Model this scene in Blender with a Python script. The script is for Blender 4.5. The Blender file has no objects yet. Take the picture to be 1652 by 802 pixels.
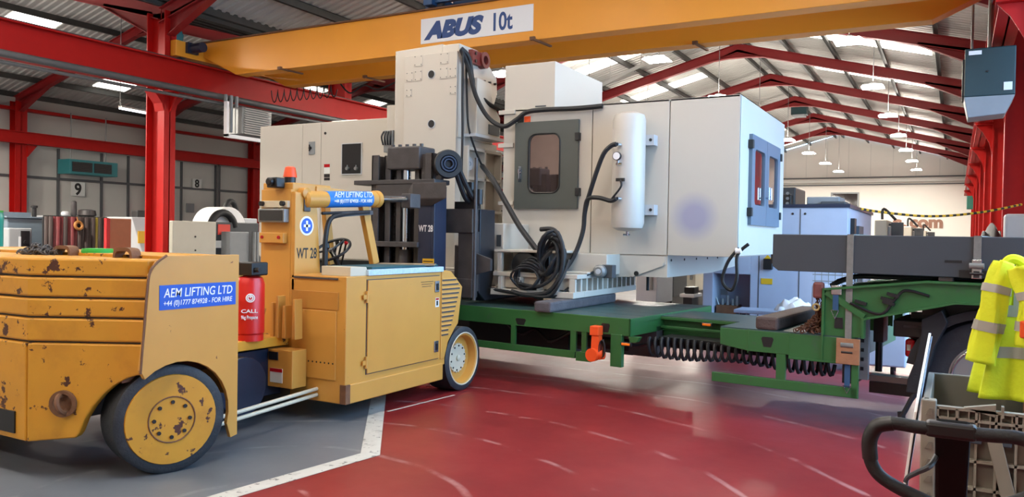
import bpy, bmesh, math, random
from mathutils import Vector, Matrix
random.seed(7)
S = bpy.context.scene
COL = S.collection
R_ = math.radians

# ------------------------------------------------------------------ camera
FPX, YAW, PIT, ROL, EYE = 1290.0, 0.50585, -0.0160, 0.0176, 1.6
IW, IH = 1652, 802
_f = Vector((-math.sin(YAW)*math.cos(PIT), math.cos(YAW)*math.cos(PIT), math.sin(PIT)))
_r = Vector((math.cos(YAW), math.sin(YAW), 0)); _u = _r.cross(_f)
CR = math.cos(ROL)*_r + math.sin(ROL)*_u; CU = -math.sin(ROL)*_r + math.cos(ROL)*_u
CAMP = Vector((0, 0, EYE))
cd = bpy.data.cameras.new('camera'); cam = bpy.data.objects.new('camera', cd); COL.objects.link(cam)
cd.sensor_width = 36; cd.sensor_fit = 'HORIZONTAL'; cd.lens = FPX/IW*36; cd.clip_start = .05; cd.clip_end = 300
m3 = Matrix((CR, CU, -_f)).transposed(); cam.matrix_world = Matrix.Translation(CAMP) @ m3.to_4x4()
S.camera = cam

# ------------------------------------------------------------------ world, daylight, exposure
S.view_settings.view_transform = 'Standard'; S.view_settings.look = 'None'
S.view_settings.gamma = 1; S.view_settings.use_curve_mapping = False
S.view_settings.exposure = -0.35
w = bpy.data.worlds.new('world'); S.world = w; w.use_nodes = True
bgn = w.node_tree.nodes['Background']; bgn.inputs[0].default_value = (.38, .66, 1.0, 1); bgn.inputs[1].default_value = 13.0
DOOR_Y0, DOOR_Y1, DOOR_Z = 3.6, 13.4, 5.6
pd = bpy.data.lights.new('door_portal', 'AREA'); pd.shape = 'RECTANGLE'; pd.size = DOOR_Y1-DOOR_Y0; pd.size_y = DOOR_Z
pd.cycles.is_portal = True
po = bpy.data.objects.new('door_portal', pd); COL.objects.link(po)
po.location = (1.75, (DOOR_Y0+DOOR_Y1)/2, DOOR_Z/2); po.rotation_euler = (0, R_(90), 0)
po.matrix_world = Matrix.Translation(po.location) @ Matrix(((0,0,1),(1,0,0),(0,1,0))).to_4x4()   # local x->Y, y->Z, z->X (emits -X)

# ------------------------------------------------------------------ pixel -> point on a known plane (image 1652x802)
def ray(x, y): return _f*FPX + CR*(x-IW/2) - CU*(y-IH/2)
def atY(x, y, Y): d = ray(x, y); return CAMP + d*(Y/d.y)
def atX(x, y, X): d = ray(x, y); return CAMP + d*(X/d.x)
def atZ(x, y, z): d = ray(x, y); return CAMP + d*((z-EYE)/d.z)

# ------------------------------------------------------------------ materials
def lin(h):
    h = h.lstrip('#'); c = [int(h[i:i+2], 16)/255 for i in (0, 2, 4)]
    return tuple((x/12.92 if x <= .04045 else ((x+.055)/1.055)**2.4) for x in c) + (1,)
MATS = {}
def mat(name, col, rough=.5, metal=0., var=.08, scale=5., bump=0., chips=None, emit=0., coat=0., spec=.5, dirt=None):
    """procedural paint/metal: noise tint, optional chipped/rusty spots (colour, threshold, scale), optional second dirt layer"""
    m = bpy.data.materials.new(name); m.use_nodes = True; nt = m.node_tree; N = nt.nodes; L = nt.links
    b = N['Principled BSDF']; c = lin(col)
    tc = N.new('ShaderNodeTexCoord'); no = N.new('ShaderNodeTexNoise'); no.inputs['Scale'].default_value = scale
    no.inputs['Detail'].default_value = 4; L.new(tc.outputs['Object'], no.inputs['Vector'])
    mx = N.new('ShaderNodeMix'); mx.data_type = 'RGBA'
    mx.inputs[6].default_value = tuple(max(0, x*(1-var*2)) for x in c[:3])+(1,)
    mx.inputs[7].default_value = tuple(min(1, x*(1+var*2)) for x in c[:3])+(1,)
    L.new(no.outputs['Fac'], mx.inputs[0]); out = mx.outputs[2]
    for layer in (dirt, chips):
        if layer:
            cc, thr, sc = layer[:3]; soft = layer[3] if len(layer) > 3 else .03
            n2 = N.new('ShaderNodeTexNoise'); n2.inputs['Scale'].default_value = sc; n2.inputs['Detail'].default_value = 6
            n2.inputs['Roughness'].default_value = .65
            L.new(tc.outputs['Object'], n2.inputs['Vector'])
            mr = N.new('ShaderNodeMapRange'); mr.inputs[1].default_value = thr; mr.inputs[2].default_value = thr+soft
            L.new(n2.outputs['Fac'], mr.inputs[0])
            m2 = N.new('ShaderNodeMix'); m2.data_type = 'RGBA'; m2.inputs[7].default_value = lin(cc)
            L.new(out, m2.inputs[6]); L.new(mr.outputs[0], m2.inputs[0]); out = m2.outputs[2]
    L.new(out, b.inputs['Base Color'])
    b.inputs['Roughness'].default_value = rough; b.inputs['Metallic'].default_value = metal
    b.inputs['Specular IOR Level'].default_value = spec; b.inputs['Coat Weight'].default_value = coat
    if bump:
        bp = N.new('ShaderNodeBump'); bp.inputs['Strength'].default_value = bump; bp.inputs['Distance'].default_value = .01
        n3 = N.new('ShaderNodeTexNoise'); n3.inputs['Scale'].default_value = scale*6; L.new(tc.outputs['Object'], n3.inputs['Vector'])
        L.new(n3.outputs['Fac'], bp.inputs['Height']); L.new(bp.outputs[0], b.inputs['Normal'])
    if emit:
        b.inputs['Emission Color'].default_value = c; b.inputs['Emission Strength'].default_value = emit
    MATS[name] = m; return m
red = mat('red_steel', '#AC1410', .5, var=.05, spec=.2)
red_dk = mat('red_rafter', '#8E1C1E', .45, var=.05)
yel_crane = mat('crane_orange', '#E6982A', .4, var=.03, scale=1.5)
white = mat('machine_white', '#BEB8AD', .4, var=.015, scale=2)
white2 = mat('pale_grey_paint', '#B9BCC0', .4, var=.03)
tankw = mat('tank_white', '#C0BCB4', .3, var=.01)
dgrey = mat('door_grey', '#4C504C', .42, var=.03)
black = mat('black_paint', '#141416', .42, var=.1)
rubber = mat('black_rubber', '#16171A', .6, var=.15, scale=14, bump=.2)
tyre = mat('tyre_rubber', '#26292E', .62, var=.2, scale=10, bump=.3, dirt=('#3A3C3E', .55, 5, .2))
iron = mat('dark_iron', '#454243', .5, .1, var=.2, scale=8, bump=.15)
steel = mat('bare_steel', '#B0B2B4', .25, .95, var=.06)
galv = mat('galvanised', '#8A8C8C', .5, .6, var=.08)
pipeg = mat('grey_pipe', '#5E5E5E', .5, .3, var=.1)
fk = mat('forklift_yellow', '#C48F40', .42, var=.05, scale=3, chips=('#6A3A1C', .70, 9, .02))
fkw = mat('worn_forklift_yellow', '#C88E26', .45, var=.07, scale=3, chips=('#4A2616', .60, 8, .02), dirt=('#A8701E', .5, 2.2, .3))
fkr = mat('rust_brown', '#6E4A30', .7, var=.2, scale=12, bump=.3)
green = mat('trailer_green', '#2A5E2E', .42, var=.08, scale=4, dirt=('#37553A', .58, 6, .1))
deckg = mat('deck_green', '#2C4746', .33, var=.12, scale=5, chips=('#6C6F62', .66, 14, .05), dirt=('#4A4E4A', .5, 3, .2))
slate = mat('slate_grey_steel', '#393E43', .5, var=.03)
timb = mat('brown_timber', '#4A3A34', .75, var=.25, scale=9, bump=.5)
timb2 = mat('pale_timber', '#8E7A62', .75, var=.2, scale=9, bump=.4)
ply = mat('board_wood', '#9A6A48', .7, var=.15, scale=12, bump=.2)
rust = mat('rusty_chain', '#5C3A26', .75, .3, var=.3, scale=20, bump=.3)
teal = mat('heater_teal', '#2F7C82', .45, var=.04)
tealdk = mat('heater_blue', '#153236', .45, var=.04)
blues = mat('sign_blue', '#1E52B8', .4, var=.02)
wprint = mat('white_print', '#ECECEC', .5, var=.01)
kprint = mat('black_print', '#101010', .5, var=.02)
orange = mat('bright_orange', '#E8501A', .45, var=.03)
amber = mat('amber_lens', '#F07818', .25, var=.02)
redl = mat('red_lens', '#B0141C', .25, var=.02)
lpg = mat('gas_bottle_red', '#C8201C', .35, var=.04)
hivis = mat('hivis_yellow', '#D8E01E', .75, var=.06, scale=10, bump=.2)
refl = mat('reflective_tape', '#9C978E', .4, var=.05)
plast = mat('crate_plastic', '#857F72', .6, var=.06)
plast2 = mat('crate_inner', '#746C60', .65, var=.06)
strapm = mat('strap_webbing', '#77736A', .8, var=.12, scale=30)
glass = mat('dark_glass', '#1A1416', .06, var=.1, spec=.8)
mirr = mat('tinted_window', '#A08A84', .04, .9, var=.1)
rsheet = mat('roof_sheet', '#BDBBB6', .55, var=.05, scale=2)
purl = mat('purlin_grey', '#4A4A47', .55, .2, var=.1)
wallm = mat('wall_cladding', '#C2C1BB', .6, var=.04, scale=.6)
wallw = mat('end_wall_white', '#DEDAD2', .6, var=.03, scale=.6)
girtm = mat('girt_dark', '#55575A', .5, .2, var=.05)
beige = mat('panel_beige', '#B8B4A6', .5, var=.03)
brownp = mat('brown_panel', '#9C5A3A', .6, var=.06)
curt = mat('welding_curtain', '#5A1A1E', .7, var=.2, scale=8)
curtd = mat('dark_curtain', '#2E2220', .75, var=.2, scale=8)
lilac = mat('pale_blue_machine', '#A8B2C4', .4, var=.03)
bgrey = mat('machine_blue_grey', '#5A6874', .45, var=.05)
mgrey = mat('machine_grey', '#83878A', .45, var=.05)
skyl = mat('rooflight_panel', '#FFFBF4', .6, var=0, emit=5.0)
lampm = mat('lamp_diffuser', '#FFF8EE', .5, var=0, emit=60.0)
tubem = mat('lamp_tube', '#F4F4FF', .5, var=0, emit=8.0)
blued = mat('dark_blue_metal', '#20283E', .4, .1, var=.1)
bluedrum = mat('blue_drum', '#1E2638', .3, .3, var=.25, scale=3)
sblue = mat('hoist_blue', '#28507C', .4, var=.05)
cream = mat('cream_plate', '#C8BFA8', .4, var=.03)
bgreen = mat('bright_green_strap', '#2FA83C', .5, var=.1)
aqua = mat('aqua_plastic', '#1E9C96', .3, var=.1)
paper = mat('paper_white', '#D8DAD6', .6, var=.02)
ppink = mat('red_tag', '#C8382C', .5, var=.05)
chrome = mat('chrome', '#C8D4E0', .12, 1., var=.02)
bubble = mat('pale_blue_tread', '#B4CCDC', .35, var=.15, scale=40)
floorpad = mat('rubber_mat_teal', '#1E4A54', .9, var=.1)
ylab = mat('yellow_label', '#D8A81C', .5, var=.03)
signb = mat('sleeve_sky_blue', '#1F74C4', .4, var=.02)
bracket_red = mat('lug_brown_red', '#6A241E', .5, var=.1)

# ------------------------------------------------------------------ mesh builder
class MB:
    def __init__(s): s.v = []; s.f = []; s.sm = False
    def add(s, vs, fs):
        o = len(s.v); s.v += [Vector(v) for v in vs]; s.f += [tuple(i+o for i in f) for f in fs]; return s
    def box(s, a, b):
        x0, x1 = sorted((a[0], b[0])); y0, y1 = sorted((a[1], b[1])); z0, z1 = sorted((a[2], b[2]))
        return s.add([(x0,y0,z0),(x1,y0,z0),(x1,y1,z0),(x0,y1,z0),(x0,y0,z1),(x1,y0,z1),(x1,y1,z1),(x0,y1,z1)],
                     [(0,3,2,1),(4,5,6,7),(0,1,5,4),(1,2,6,5),(2,3,7,6),(3,0,4,7)])
    def prism(s, poly, vec):
        n = len(poly); p = [Vector(q) for q in poly]; v = Vector(vec)
        return s.add(p+[q+v for q in p], [tuple(range(n))[::-1], tuple(range(n, 2*n))]+[(i, (i+1)%n, n+(i+1)%n, n+i) for i in range(n)])
    def bar(s, p0, p1, w, h, up=(0,0,1)):
        p0 = Vector(p0); p1 = Vector(p1); d = (p1-p0).normalized(); u = Vector(up)
        if abs(d.dot(u)) > .99: u = Vector((0,1,0))
        a = d.cross(u).normalized()*w/2; b = a.cross(d).normalized()*h/2
        return s.prism([p0-a-b, p0+a-b, p0+a+b, p0-a+b], p1-p0)
    def tube(s, pts, r, n=8, closed=False, r2=None):
        s.sm = True; P = [Vector(p) for p in pts]; N = len(P); rings = []; prev = None
        for i, p in enumerate(P):
            if closed: t = (P[(i+1)%N]-P[i-1]).normalized()
            else: t = (P[min(i+1, N-1)]-P[max(i-1, 0)]).normalized()
            if prev is None:
                a = t.orthogonal().normalized()
            else:
                a = prev-t*prev.dot(t)
                a = a.normalized() if a.length > 1e-6 else t.orthogonal().normalized()
            prev = a; b = t.cross(a); rr = r if r2 is None else r+(r2-r)*i/(N-1)
            rings.append([p+(a*math.cos(2*math.pi*k/n)+b*math.sin(2*math.pi*k/n))*rr for k in range(n)])
        vs = [v for g in rings for v in g]; fs = []
        for i in range(N if closed else N-1):
            j = (i+1) % N
            for k in range(n): fs.append((i*n+k, i*n+(k+1)%n, j*n+(k+1)%n, j*n+k))
        if not closed: fs += [tuple(range(n))[::-1], tuple((N-1)*n+k for k in range(n))]
        return s.add(vs, fs)
    def cyl(s, p0, p1, r, r2=None, n=20): return s.tube([p0, p1], r, n, r2=r2)
    def lathe(s, c, ax, prof, n=32):
        s.sm = True; c = Vector(c); ax = Vector(ax).normalized(); a = ax.orthogonal().normalized(); b = ax.cross(a)
        vs = []; fs = []; m = len(prof)
        for (r, h) in prof:
            for k in range(n):
                t = 2*math.pi*k/n; vs.append(c+ax*h+(a*math.cos(t)+b*math.sin(t))*max(r, 1e-4))
        for i in range(m-1):
            for k in range(n): fs.append((i*n+k, i*n+(k+1)%n, (i+1)*n+(k+1)%n, (i+1)*n+k))
        if prof[0] != prof[-1]: fs += [tuple(range(n))[::-1], tuple((m-1)*n+k for k in range(n))]
        return s.add(vs, fs)
    def torus(s, c, ax, R, r, n=24, m=8):
        ax = Vector(ax).normalized(); a = ax.orthogonal().normalized(); b = ax.cross(a); c = Vector(c)
        return s.tube([c+(a*math.cos(2*math.pi*k/n)+b*math.sin(2*math.pi*k/n))*R for k in range(n)], r, m, closed=True)
    def grid(s, nu, nv, fn):
        s.sm = True
        vs = [fn(i/nu, j/nv) for j in range(nv+1) for i in range(nu+1)]
        return s.add(vs, [(j*(nu+1)+i, j*(nu+1)+i+1, (j+1)*(nu+1)+i+1, (j+1)*(nu+1)+i) for j in range(nv) for i in range(nu)])
    def mesh(s, name, m, M=None):
        me = bpy.data.meshes.new(name)
        vs = [M @ v for v in s.v] if M else s.v
        me.from_pydata([tuple(v) for v in vs], [], s.f)
        bm = bmesh.new(); bm.from_mesh(me); bmesh.ops.recalc_face_normals(bm, faces=bm.faces[:]); bm.to_mesh(me); bm.free()
        if s.sm:
            me.shade_smooth(); me.set_sharp_from_angle(angle=R_(38))
        if m: me.materials.append(m)
        return me
WM = {}
def link(name, me, parent=None):
    o = bpy.data.objects.new(name, me); COL.objects.link(o)
    if parent: o.parent = parent; WM[o.name] = WM[parent.name]
    else: WM[o.name] = Matrix.Identity(4)
    return o
def part(name, mb, m, parent=None, bevel=0, solid=0, local=False):
    """one mesh object; coordinates are world coordinates unless local=True (then the parent's own axes)"""
    M = None
    if parent and not local: M = WM[parent.name].inverted()
    o = link(name, mb.mesh(name, m, M), parent)
    if solid:
        q = o.modifiers.new('solid', 'SOLIDIFY'); q.thickness = solid
    if bevel:
        q = o.modifiers.new('bevel', 'BEVEL'); q.width = bevel; q.segments = 2; q.limit_method = 'ANGLE'; q.angle_limit = R_(40)
    return o
def thing(name, label, cat, loc=(0,0,0), rz=0, group=None):
    o = bpy.data.objects.new(name, None); COL.objects.link(o); o.empty_display_size = .1
    o.location = loc; o.rotation_euler = (0, 0, rz); o['label'] = label; o['category'] = cat
    if group: o['group'] = group
    WM[o.name] = Matrix.Translation(loc) @ Matrix.Rotation(rz, 4, 'Z'); return o
def tag(o, label, cat, group=None):
    o['label'] = label; o['category'] = cat
    if group: o['group'] = group
    return o
def struct(o): o['kind'] = 'structure'; return o
def clone(src, parent, off=(0,0,0)):
    c = src.copy(); COL.objects.link(c); c.parent = parent
    c.location = src.location + Vector(off)
    if parent: WM[c.name] = WM[parent.name]
    return c
def text(name, s, size, M, m, parent, extrude=.001, bold=0, shear=0, width=None, spacing=1):
    """lettering as real mesh; M maps (x right, y up, z out) to world"""
    cu = bpy.data.curves.new(name, 'FONT'); cu.body = s; cu.size = size; cu.extrude = extrude; cu.offset = bold; cu.shear = shear
    cu.space_character = spacing; cu.resolution_u = 4
    t = bpy.data.objects.new('tmp_text', cu); COL.objects.link(t)
    dg = bpy.context.evaluated_depsgraph_get(); me = bpy.data.meshes.new_from_object(t.evaluated_get(dg))
    bpy.data.objects.remove(t); bpy.data.curves.remove(cu)
    if width:
        xs = [v.co.x for v in me.vertices]; k = width/(max(xs)-min(xs)); x0 = min(xs)
        for v in me.vertices: v.co.x = (v.co.x-x0)*k
    MM = WM[parent.name].inverted() @ M if parent else M
    me.transform(MM); me.name = name; me.materials.clear(); me.materials.append(m)
    return link(name, me, parent)
def frameM(o, x, y):
    x = Vector(x).normalized(); y = Vector(y); y = (y-x*y.dot(x)).normalized(); z = x.cross(y)
    return Matrix.Translation(Vector(o)) @ Matrix((x, y, z)).transposed().to_4x4()
def smooth(pts, n=6):
    P = [Vector(p) for p in pts]; out = []
    for i in range(len(P)-1):
        p0 = P[max(i-1, 0)]; p1 = P[i]; p2 = P[i+1]; p3 = P[min(i+2, len(P)-1)]
        for k in range(n):
            t = k/n
            out.append(.5*((2*p1)+(-p0+p2)*t+(2*p0-5*p1+4*p2-p3)*t*t+(-p0+3*p1-3*p2+p3)*t**3))
    return out+[P[-1]]
# ================================================================== the building
RID, EAVE_R, EAVE_L, SL, ZR = -7.2, 1.0, -15.8, .2625, 8.85      # ridge x, right and left column lines, slope, rafter top at ridge
RID2, WALL_L = -24.1, -32.4
Y_END, Y_NEAR = 60.0, -8.0
def zroof(X): return ZR - SL*(abs(X-RID) if X > EAVE_L else abs(X-RID2))
# ---- floor with its paint
def flat(name, poly, z, m):
    b = MB(); b.add([(p[0], p[1], z) for p in poly], [tuple(range(len(poly)))]); return struct(part(name, b, m))
def floor_mat(name, base, c2, scuff, rough):
    m = bpy.data.materials.new(name); m.use_nodes = True; nt = m.node_tree; N = nt.nodes; L = nt.links; b = N['Principled BSDF']
    tc = N.new('ShaderNodeTexCoord')
    n1 = N.new('ShaderNodeTexNoise'); n1.inputs['Scale'].default_value = .9; n1.inputs['Detail'].default_value = 6; L.new(tc.outputs['Object'], n1.inputs['Vector'])
    mx = N.new('ShaderNodeMix'); mx.data_type = 'RGBA'; mx.inputs[6].default_value = lin(base); mx.inputs[7].default_value = lin(c2)
    mr = N.new('ShaderNodeMapRange'); mr.inputs[1].default_value = .38; mr.inputs[2].default_value = .68
    L.new(n1.outputs['Fac'], mr.inputs[0]); L.new(mr.outputs[0], mx.inputs[0]); out = mx.outputs[2]
    # thin curved scuffs: ridges of a distorted wave, broken up by a second noise
    wv = N.new('ShaderNodeTexWave'); wv.wave_type = 'RINGS'; wv.rings_direction = 'Z'; wv.inputs['Scale'].default_value = .36; wv.inputs['Distortion'].default_value = 3.2
    wv.inputs['Detail'].default_value = 3; wv.inputs['Detail Scale'].default_value = .8; mp = N.new('ShaderNodeMapping'); mp.inputs['Location'].default_value = (3.6, -3.2, 0); L.new(tc.outputs['Object'], mp.inputs['Vector']); L.new(mp.outputs[0], wv.inputs['Vector'])
    r1 = N.new('ShaderNodeMapRange'); r1.inputs[1].default_value = .985; r1.inputs[2].default_value = 1; L.new(wv.outputs['Fac'], r1.inputs[0])
    n2 = N.new('ShaderNodeTexNoise'); n2.inputs['Scale'].default_value = 2.2; n2.inputs['Detail'].default_value = 8; n2.inputs['Roughness'].default_value = .7
    L.new(tc.outputs['Object'], n2.inputs['Vector'])
    r2 = N.new('ShaderNodeMapRange'); r2.inputs[1].default_value = .46; r2.inputs[2].default_value = .6; L.new(n2.outputs['Fac'], r2.inputs[0])
    mu = N.new('ShaderNodeMath'); mu.operation = 'MULTIPLY'; L.new(r1.outputs[0], mu.inputs[0]); L.new(r2.outputs[0], mu.inputs[1])
    n3 = N.new('ShaderNodeTexNoise'); n3.inputs['Scale'].default_value = 6; n3.inputs['Detail'].default_value = 10; n3.inputs['Roughness'].default_value = .75
    L.new(tc.outputs['Object'], n3.inputs['Vector'])
    r3 = N.new('ShaderNodeMapRange'); r3.inputs[1].default_value = .68; r3.inputs[2].default_value = .80; L.new(n3.outputs['Fac'], r3.inputs[0])
    ad = N.new('ShaderNodeMath'); ad.operation = 'MAXIMUM'; L.new(mu.outputs[0], ad.inputs[0]); L.new(r3.outputs[0], ad.inputs[1])
    mm = N.new('ShaderNodeMath'); mm.operation = 'MULTIPLY'; mm.inputs[1].default_value = .5; L.new(ad.outputs[0], mm.inputs[0])
    m2 = N.new('ShaderNodeMix'); m2.data_type = 'RGBA'; m2.inputs[7].default_value = lin(scuff); L.new(out, m2.inputs[6]); L.new(mm.outputs[0], m2.inputs[0])
    L.new(m2.outputs[2], b.inputs['Base Color'])
    rr = N.new('ShaderNodeMapRange'); rr.inputs[3].default_value = rough-.07; rr.inputs[4].default_value = rough+.12; L.new(n2.outputs['Fac'], rr.inputs[0])
    L.new(rr.outputs[0], b.inputs['Roughness'])
    b.inputs['Specular IOR Level'].default_value = .32
    bp = N.new('ShaderNodeBump'); bp.inputs['Strength'].default_value = .03; bp.inputs['Distance'].default_value = .01
    L.new(n3.outputs['Fac'], bp.inputs['Height']); L.new(bp.outputs[0], b.inputs['Normal'])
    return m
redfl = floor_mat('floor_red_paint', '#862729', '#722024', '#C09490', .34)
greyfl = floor_mat('floor_grey_paint', '#6C7076', '#5C6066', '#9A9C9C', .30)
linem = mat('line_paint', '#C2C0B8', .45, var=.06, scale=6, chips=('#6A6A66', .60, 14, .03), dirt=('#9A9890', .55, 5, .1))
flat('floor', [(WALL_L, Y_NEAR), (9, Y_NEAR), (9, Y_END), (WALL_L, Y_END)], 0, floor_mat('floor_dark_grey', '#4A4C50', '#424448', '#6A6C6C', .42))
flat('floor_red_bay', [(-9, Y_NEAR), (6, Y_NEAR), (6, 13.2), (-9, 13.2)], .001, redfl)
A = atZ(613, 735, 0); B = atZ(622, 645, 0); C = atZ(392, 800, 0)
dB = (B-A).normalized(); dC = (C-A).normalized(); Bf = A+dB*14; Cf = A+dC*8
flat('floor_walkway', [A, Bf, (WALL_L+.1, Bf.y), (WALL_L+.1, Cf.y), Cf], .002, greyfl)
wln = .14
nB = Vector((dB.y, -dB.x, 0)); nC = Vector((-dC.y, dC.x, 0))
if nB.x > 0: nB = -nB
if nC.x > 0: nC = -nC
mit = A + (nB+nC)*(wln/(1+nB.dot(nC)))
flat('trim_1', [A, Bf, Bf+nB*wln, mit], .004, linem)
flat('trim_2', [A, Cf, Cf+nC*wln, mit], .004, linem)
p, q = atZ(627, 665, 0), atZ(735, 638, 0); d = (q-p).normalized(); n_ = Vector((-d.y, d.x, 0))*.03
flat('trim_3', [p, q, q+n_, p+n_], .003, linem)

# ---- walls
def wallbox(name, a, b, m): k = MB(); k.box(a, b); return struct(part(name, k, m))
wl = wallbox('wall_left', (WALL_L-.2, Y_NEAR, 0), (WALL_L, Y_END, 7.2), wallm)
ba = MB(); ba.prism([(WALL_L, Y_END, 0), (1.6, Y_END, 0), (1.6, Y_END, zroof(1.0)+.1), (RID, Y_END, ZR+.25), (EAVE_L, Y_END, zroof(EAVE_L+.01)+.1), (RID2, Y_END, ZR+.25), (WALL_L, Y_END, zroof(WALL_L))], (0, .2, 0))
wb = struct(part('wall_back', ba, wallw))
wallbox('wall_near', (WALL_L, Y_NEAR-.2, 0), (1.8, Y_NEAR, 9.2), wallm)
wr = MB(); wr.box((1.6, Y_NEAR, 0), (1.8, DOOR_Y0, 6.8)); wr.box((1.6, DOOR_Y1, 0), (1.8, Y_END, 6.8)); wr.box((1.6, DOOR_Y0, DOOR_Z), (1.8, DOOR_Y1, 6.8))
struct(part('wall_right', wr, wallm))
# end wall details: cladding rails, dark window, lettering
k = MB(); k.box((EAVE_L, Y_END-.08, 6.0), (1.6, Y_END, 6.08)); part('girt', k, girtm, wb)
k = MB(); k.box((EAVE_L, Y_END-.08, 5.5), (1.6, Y_END, 5.58)); part('girt', k, girtm, wb)
k = MB(); k.box((EAVE_L, Y_END-.3, 5.68), (1.6, Y_END, 5.9)); part('rail_beam', k, wallm, wb)
for i in range(12):
    X = EAVE_L+.8+i*1.4; k = MB(); k.box((X-.012, Y_END-.012, 6.1), (X+.012, Y_END, zroof(X))); part('cladding_joint', k, wallm, wb)
p, q = atY(1343, 313, Y_END), atY(1383, 342, Y_END)
k = MB(); k.box((p.x, Y_END-.05, q.z), (q.x, Y_END-.03, p.z)); wd = struct(part('window_1', k, glass))
k = MB(); t = .1
for a, b in (((p.x-t, p.z), (q.x+t, p.z+t)), ((p.x-t, q.z-t), (q.x+t, q.z)), ((p.x-t, q.z), (p.x, p.z)), ((q.x, q.z), (q.x+t, p.z))): k.box((a[0], Y_END-.08, a[1]), (b[0], Y_END, b[1]))
part('window_frame', k, mgrey, wd)
p, q = atY(1467, 370, Y_END), atY(1521, 367, Y_END); p2, q2 = atY(1440, 370, Y_END), atY(1463, 367, Y_END)
lt = text('wall_lettering', 'com', 1.05, frameM((p.x, Y_END-.03, q.z), (1,0,0), (0,0,1)), mat('brown_letter', '#8A6452', .6), None, .02, .05, 0, q.x-p.x)
text('lettering', 's.', 1.05, frameM((p2.x, Y_END-.03, q.z), (1,0,0), (0,0,1)), MATS['brown_letter'], lt, .02, .05, 0, q2.x-p2.x)
tag(lt, 'brown lettering ending in com on the far white end wall', 'lettering')
# left wall: girts, joints and the small vent
for z in (3.61, 1.9): k = MB(); k.box((WALL_L, Y_NEAR, z-.05), (WALL_L+.08, Y_END, z+.05)); part('girt', k, girtm, wl)
k = MB(); k.box((WALL_L, Y_NEAR, 6.16), (WALL_L+.3, Y_END, 6.28)); part('eave_rail', k, red, wl)
for x in (93, 163, 206, 292, 347, 353):
    p = atX(x, 300, WALL_L); k = MB(); k.box((WALL_L, p.y-.05, 0), (WALL_L+.06, p.y+.05, 4.85)); part('joint_strip', k, girtm, wl)
k = MB(); p, q = atX(300, 328, WALL_L), atX(312, 343, WALL_L); k.box((WALL_L, p.y, q.z), (WALL_L+.06, q.y, p.z)); part('vent_cover', k, mgrey, wl)

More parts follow.
